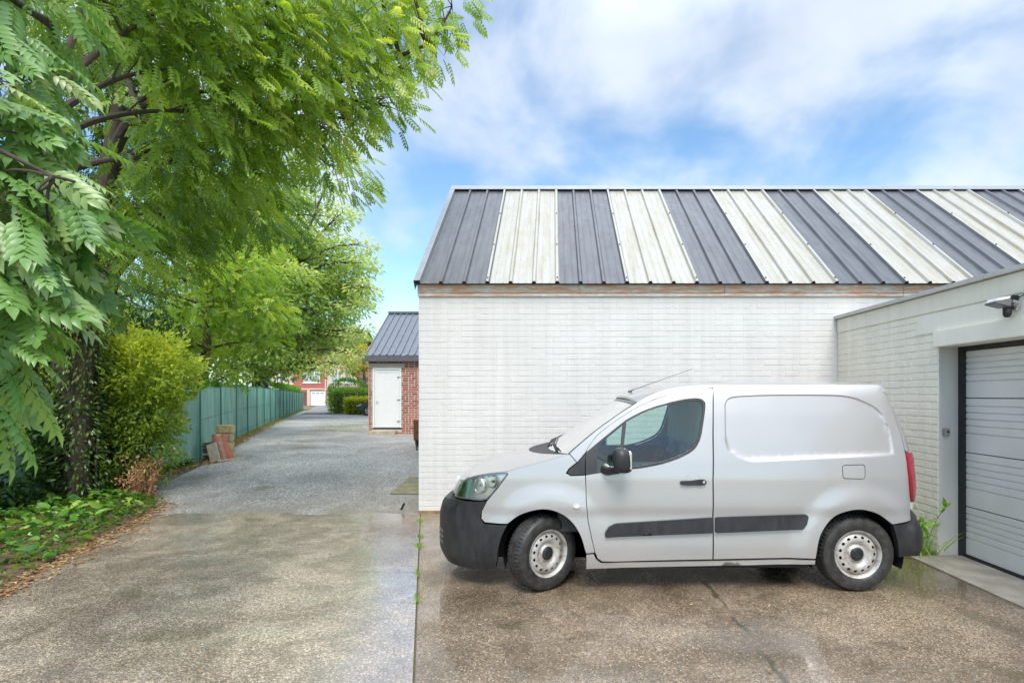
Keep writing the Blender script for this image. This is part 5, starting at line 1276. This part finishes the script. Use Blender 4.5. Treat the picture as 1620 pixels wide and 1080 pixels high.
# ---- top surfaces (lofts across the van)
def loft(name, E, Mc, mat, nt=25, t0=0., t1=1., p=2.2, q=2.0, smooth=50, thick=0, lift=0., endcap=False):
    rows = []
    for (e, c) in zip(E, Mc):
        a = Vector(e); b = Vector((a.x, 2*YC-a.y, a.z)); row = []
        for i in range(nt):
            t = t0+(t1-t0)*i/(nt-1); base = a.lerp(b, t); u = abs(2*t-1); row.append(base+Vector(((c[0]-a.x)*(1-u**q), 0, (c[1]-a.z)*(1-u**p)+lift)))
        rows.append(row)
    m = MB(); m.grid(rows); 
    if thick:
        for r in (rows[0], rows[-1]): m.grid([r, [v+Vector((0, 0, -thick)) for v in r]])
        for j in (0, -1): m.grid([[r[j] for r in rows], [r[j]+Vector((0, 0, -thick)) for r in rows]])
    return m.build(name, mat, van, smooth=smooth, fix=False)
def rs(pts, n):
    P = np.array([tuple(p) for p in pts], float); d = np.concatenate([[0], np.cumsum(np.linalg.norm(np.diff(P, axis=0), axis=1))]); t = np.linspace(0, d[-1], n)
    return [tuple(np.interp(t, d, P[:, k]) for k in range(P.shape[1])) for t in [t]][0] if False else [tuple(float(np.interp(v, d, P[:, k])) for k in range(P.shape[1])) for v in t]
# hood: its near edge runs along the top of headlight and fender
he = [S(*inv(x, y), 0) for x, y in [(738, 757.0), (748, 752.2), (760, 749.6), (780, 746.6), (801, 744.6), (826, 738.2), (850, 731.5), (875, 724.8), (898, 718.2)]]
hc = cr2([(-.945, .895), (-.86, .955), (-.72, 1.03), (-.55, 1.09), (-.36, 1.14), (-.25, 1.163)], 6)
n = 16; loft('hood', rs(he, n), rs(hc, n), VP, nt=41, p=2.6, q=2.2, thick=.025)
cowl_e0 = Vector(he[-1]); ws0 = S(*iws[0], 0)
loft('cowl', [cowl_e0+Vector((.0, .012, -.004)), cowl_e0.lerp(ws0, .5)+Vector((0, .03, -.01)), ws0+Vector((.005, .03, 0))], [(-.25, 1.15), (-.16, 1.155), (-.02, 1.185)], BP, nt=31, p=3.2, q=2.6)
we = rs([S(s, z, 0) for s, z in iws], 9); wc = rs([(-.05, 1.19), (.16, 1.345), (.42, 1.515), (.70, 1.695)], 9)
wsg = loft('windshield', we, wc, glass_w, nt=31, p=2.3, q=2.1, t0=.012, t1=.988, lift=-.004)
def strip(t0_, t1_, nm): return loft(nm, we, wc, rubber, nt=3, p=2.3, q=2.1, t0=t0_, t1=t1_, lift=.001)
strip(0., .014, 'windshield_seal')
for t_ in ((.975, 1.),): strip(*t_, 'windshield_seal')
m = MB(); top = []
for lf in (0, 1):
    e = Vector(we[-1-lf*0]); 
loft('sun_band', [Vector(we[-1]).lerp(Vector(we[-2]), .45), we[-1]], [tuple(np.array(wc[-1])*.55+np.array(wc[-2])*.45), wc[-1]], plain('dark_sun_band', (.10, .11, .11), .2, bump=0), nt=31, p=2.3, q=2.1, lift=.0005)
re_ = [S(s, z, 0) for s, z in irf]+[S(s_drt+(s_re-s_drt)*t, ztop+.002*math.sin(PI*t), 0) for t in np.linspace(.1, 1, 10)]
xs0 = [p.x for p in re_]
def rc(x): return (x-.075+.11*sstep(.9, 3.0, x), float(np.interp(x, [.7, .85, 1.0, 1.2, 1.5, 2.0, 2.6, 2.85, 3.0], [1.698, 1.742, 1.782, 1.818, 1.846, 1.862, 1.862, 1.85, 1.835])))
rr_e = rs(re_, 26); loft('roof', rr_e, [rc(e[0]) for e in rr_e], VP, nt=41, p=3.6, q=2.2, thick=.02)
# ---- antenna, wipers
m = MB(); ab = Vector((.70+.08, YC-.12, 1.748)); m.lathe([(.022, 0), (.018, .014), (.008, .02), (0, .022)], ab, 'Z', 12); m.tube([ab+Vector((0, 0, .012)), ab+Vector((.04, 0, .03))], [.008, .006], 6); an_ = m.build('antenna', BP, van, smooth=50)
m = MB(); ax1 = at(1096, 583, YC-.12); m.tube([ab+Vector((.02, 0, .022)), ax1], [.0032, .0018], 5); m.build('antenna_rod', blk, an_)
def wpt(r, t, lift=.012):
    r = r*8; k = min(7, int(r)); u_ = r-k; e = Vector(we[k]).lerp(Vector(we[k+1]), u_); c = np.array(wc[k])*(1-u_)+np.array(wc[k+1])*u_; u = abs(2*t-1)
    return Vector((e.x+(c[0]-e.x)*(1-u**2.1), e.y+(2*YC-2*e.y)*t, e.z+(c[1]-e.z)*(1-u**2.3)+lift))
for t0_, t1_, tp in ((.30, .60, .16), (.62, .92, .52)):
    m = MB(); m.tube([wpt(.0, tp, .0), wpt(.035, (tp+t0_+.14)/2, .03), wpt(.07, (t0_+t1_)/2, .02)], [.012, .009, .006], 5); m.tube([wpt(.02+.10*q, t0_-.15+(t1_-t0_+.15)*q, .014) for q in np.linspace(0, 1, 7)], .007, 5); m.build('wiper', blk, van)
# ---- mirror
for sd_ in (1, -1):
    s_, z_ = inv(962, 742); b0 = S(s_, z_, 0, sd_); mc_ = Vector((b0.x+.10, b0.y-sd_*.17, 1.175))
    m = MB(); n_r = 14
    prof = [(0, -.105), (.05, -.103), (.074, -.09), (.086, -.045), (.090, .0), (.086, .045), (.073, .08), (.048, .098), (0, .104)]
    rows = []
    for r, h in prof: rows.append([(mc_.x+math.cos(a)*r*.92+.012*h/.1*-1, mc_.y+math.sin(a)*r*(1.05 if sd_*math.sin(a) < 0 else 1.05), mc_.z+h) for a in np.linspace(0, 2*PI, 25)])
    m.grid(rows); hs_ = m.build('side_mirror', BP, van, smooth=60)
    m = MB(); m.tube([b0+Vector((-.02, 0, .0)), b0+Vector((.0, -sd_*.06, -.005)), mc_+Vector((-.03, sd_*.03, -.085))], [.05, .04, .035], 10); m.build('mirror_arm', BP, hs_, smooth=60)
    m = MB(); m.box(mc_+Vector((.052, -.062, -.072)), mc_+Vector((.075, .062, .072))); m.build('mirror_glass', chrome, hs_, bevel=.006)
# ---- door handle
hs0 = inv(1097, 760); 
cup = [(hs0[0]+.066*math.cos(a), hs0[1]+.064*math.sin(a)) for a in np.linspace(0, 2*PI, 25)[:-1]]
def Scup(s, z, off, side):
    r = math.hypot(s-hs0[0], z-hs0[1])/.066; return S(s, z, off-.018*max(0, 1-r*r)+.0015, side)
panel('handle_recess', cup, VP, van, fn=Scup, gap=0, step=.012, thick=.004)
hb = rnd(I((1075.5, 760.5), (1080, 760), (1095, 759.5), (1103, 758), (1113, 757.5), (1117, 760), (1116.5, 765), (1110, 767), (1085, 767), (1076, 766)), .012, 3)
ho = panel('door_handle', hb, BP, van, off=.022, thick=.025, gap=0, step=.02)
lk = inv(1112.5, 761.5); panel('lock', [(lk[0]+.011*math.cos(a), lk[1]+.011*math.sin(a)) for a in np.linspace(0, 2*PI, 13)[:-1]], chrome, ho, off=.025, thick=.006, gap=0, mirror=False)
# ---- wheels
def tyremat():
    m = Mat('wet_tyre_rubber'); p = m.co(); n = m.noise(p, 14, 5, .7)
    m.set(col=m.ramp(n, [(.35, (.016, .016, .016)), (.75, (.06, .056, .052))]), rough=m.mr(n, .3, .7, .3, .62), spec=.5); m.bump(m.noise(p, 90, 3), .0012); return m.m
TM = tyremat()
def rimmat():
    m = Mat('steel_wheel_enamel'); p = m.co(); n = m.noise(p, 11, 6, .7)
    c = m.mix(m.mr(n, .48, .64, 0, .65, True), (.50, .48, .45), (.24, .19, .15)); m.set(col=c, rough=.42, metal=.25); m.bump(m.noise(p, 60, 3), .0008); return m.m
RM = rimmat()
def make_wheel():
    w_ = MB(); tr = .33
    root = bpy.data.objects.new('wheel', None); COL.objects.link(root); root.parent = van; ORG[root.name] = Vector((0, 0, 0))
    prof = [(.205, .012), (.214, .002), (.225, -.004), (.25, -.012), (.28, -.013), (.305, -.004), (.318, .010), (.325, .024), (.3285, .040), (.3295, .055), (.322, .057), (.322, .063), (.3295, .065), (.33, .095), (.322, .097), (.322, .107), (.33, .109), (.3295, .140), (.322, .142), (.322, .148), (.3295, .150), (.327, .168), (.318, .186), (.29, .20), (.24, .205), (.205, .19)]
    def rf(r, h, k):
        if (.004 < h < .06 and r > .29) or h > .145 and r > .29: return r-(.007 if k % 2 == 0 else 0)
        if .06 < h < .145 and r > .326: return r-(.004 if k % 3 == 0 else 0)
        return r
    w_.lathe(prof, (0, 0, 0), 'Y', 120, rfun=rf); ty = w_.build('tyre', TM, root, smooth=32)
    # steel disc with round holes
    pr = [(.0, .020), (.055, .020), (.066, .024), (.078, .040), (.092, .034), (.110, .016), (.125, .012), (.150, .016), (.168, .026), (.182, .040), (.196, .050)]
    N_ = 15; outer = [(.192*math.cos(a), .192*math.sin(a)) for a in np.linspace(0, 2*PI, 73)[:-1]]; inner = [(.060*math.cos(a), .060*math.sin(a)) for a in np.linspace(0, 2*PI, 37)[:-1]]
    hol = []
    for k in range(N_):
        a = 2*PI*k/N_; cx_, cz_ = .150*math.cos(a), .150*math.sin(a); hol.append([(cx_+.0115*math.cos(b)*math.cos(a)-.0155*math.sin(b)*math.sin(a), cz_+.0115*math.cos(b)*math.sin(a)+.0155*math.sin(b)*math.cos(a)) for b in np.linspace(0, 2*PI, 13)[:-1]])
    def fr_(s, z, off, side): r = math.hypot(s, z); return Vector((s, float(np.interp(r, [a for a, b in pr], [b for a, b in pr]))-off, z))
    rim = panel('rim', outer, RM, root, thick=.006, holes=[inner]+hol, gap=0, step=.014, mirror=False, fn=fr_, smooth=50)
    m = MB(); m.lathe([(.190, .047), (.186, .034), (.188, .02), (.196, .012), (.200, .004), (.207, .0), (.209, .006), (.207, .014)], (0, 0, 0), 'Y', 72); m.build('rim_lip', RM, rim, smooth=50)
    m = MB(); m.lathe([(0, .012), (.03, .010), (.052, .014), (.060, .022), (.062, .05)], (0, 0, 0), 'Y', 36)
    for k in range(5): a = 2*PI*k/5+.3; m.lathe([(0, -.002), (.008, -.002), (.009, .014)], (.036*math.cos(a), .008, .036*math.sin(a)), 'Y', 8)
    m.build('hub_cap', BP, rim, smooth=50)
    m = MB(); m.lathe([(0, .075), (.19, .075), (.205, .19), (0, .19)], (0, 0, 0), 'Y', 36); m.build('brake_drum', blk, rim, smooth=50)
    return root
wh = make_wheel()
def place_wheel(o, x, y, rz): o.location = Vector((x, y, WZ+.004))-ORG[van.name]; o.rotation_euler = (0, 0, rz)
place_wheel(wh, WRX, YC-.885, 0)
w2 = copy_tree(wh, van); place_wheel(w2, WFX+.0, YC-.80, R(38)); w2.location = Vector((WFX-.005, YC-.855, WZ+.004))-ORG[van.name]
w3 = copy_tree(wh, van); place_wheel(w3, WRX, YC+.885, R(180))
w4 = copy_tree(wh, van); w4.location = Vector((WFX, YC+.84, WZ+.004))-ORG[van.name]; w4.rotation_euler = (0, 0, R(180+30))
# wheel housings
for wx in (WFX, WRX):
    for sd_ in (1, -1):
        m = MB(); rows = []
        for yo in (.868, .80, .70, .52): rows.append([(wx+.408*math.cos(a), YC-sd_*yo, WZ+.408*math.sin(a)) for a in np.linspace(-.32, PI+.32, 30)])
        m.grid(rows); c_ = [(wx+.408*math.cos(a), YC-sd_*.52, WZ+.408*math.sin(a)) for a in np.linspace(-.32, PI+.32, 30)]; m.add(c_, [tuple(range(30))]); m.build('wheel_housing', blk, van, fix=False)
# underbody, interior
und = plain('underbody_black', (.015, .015, .016), .8)
m = MB(); m.box((WFX+.42, YC-.83, .20), (WRX-.42, YC+.83, .30)); m.box((-.95, YC-.52, .2), (WFX+.41, YC+.52, .7)); m.box((WRX-.41, YC-.515, .27), (3.18, YC+.515, .5)); m.box((.5, YC-.4, .12), (2.0, YC-.2, .195)); m.build('underbody', und, van)
m = MB(); m.box((1.33, YC-.80, .31), (1.36, YC+.80, 1.15)); m.add([(1.345, YC-.80, 1.15), (1.345, YC+.80, 1.15), (1.345, YC+.68, 1.76), (1.345, YC-.68, 1.76)], [(0, 1, 2, 3)]); m.build('bulkhead', plain('bulkhead_grey', (.50, .56, .57), .7, var=.06), van)
m = MB(); m.box((.30, YC-.80, .31), (1.32, YC+.80, .34)); m.prism([(.02, 1.08), (.10, 1.155), (.36, 1.14), (.50, 1.05), (.46, .80), (.30, .50), (.05, .50)], YC-.78, YC+.78); m.box((.12, YC-.45, 1.13), (.42, YC-.25, 1.19)); m.build('dashboard', greyp, van, bevel=.012)
for yo in (-.40, .40):
    m = MB(); m.prism([(.68, .55), (.66, .66), (.72, .70), (1.05, .66), (1.13, .60), (1.15, .52), (.75, .48)], YC+yo-.24, YC+yo+.24); st_ = m.build('seat', greyp, van, bevel=.03)
    m = MB(); m.prism([(1.03, .60), (1.13, .56), (1.27, 1.08), (1.23, 1.13), (1.16, 1.09)], YC+yo-.23, YC+yo+.23); m.build('backrest', greyp, st_, bevel=.03)
    m = MB(); m.box((1.19, YC+yo-.12, 1.15), (1.26, YC+yo+.12, 1.27)); m.tube([(1.235, YC+yo-.05, 1.08), (1.235, YC+yo-.05, 1.2)], .007, 5); m.build('headrest', greyp, st_, bevel=.02)
m = MB(); pts = [(0, .17*math.cos(a), .17*math.sin(a)) for a in np.linspace(0, 2*PI, 33)]; m.tube(pts, .014, 6, cap=False); m.tube([(0, -.16, 0), (.02, 0, 0), (0, .16, 0)], .02, 6); m.tube([(0.02, 0, 0), (0, 0, -.16)], .018, 6); m.tube([(.02, 0, 0), (-.25, 0, 0)], .03, 6)
m.xf(Matrix.Translation((.56, YC-.40, 1.07)) @ Matrix.Rotation(R(28), 4, 'Y')); m.build('steering_wheel', blk, van, smooth=60)
m = MB(); m.box((.60, YC-.11, 1.50), (.63, YC+.11, 1.57)); m.tube([(.62, YC, 1.56), (.66, YC, 1.64)], .012, 6); m.build('interior_mirror', blk, van, bevel=.01)
# inner door skins, dark below the window line
for sd_ in (1, -1):
    rows = []
    for z in (.32, .6, .9, 1.06, 1.13): rows.append([S(s, z, -.06, sd_) for s in np.linspace(inv(935, 800)[0], s_dr, 9)])
    m = MB(); m.grid(rows); m.build('door_card', greyp, van, fix=False)
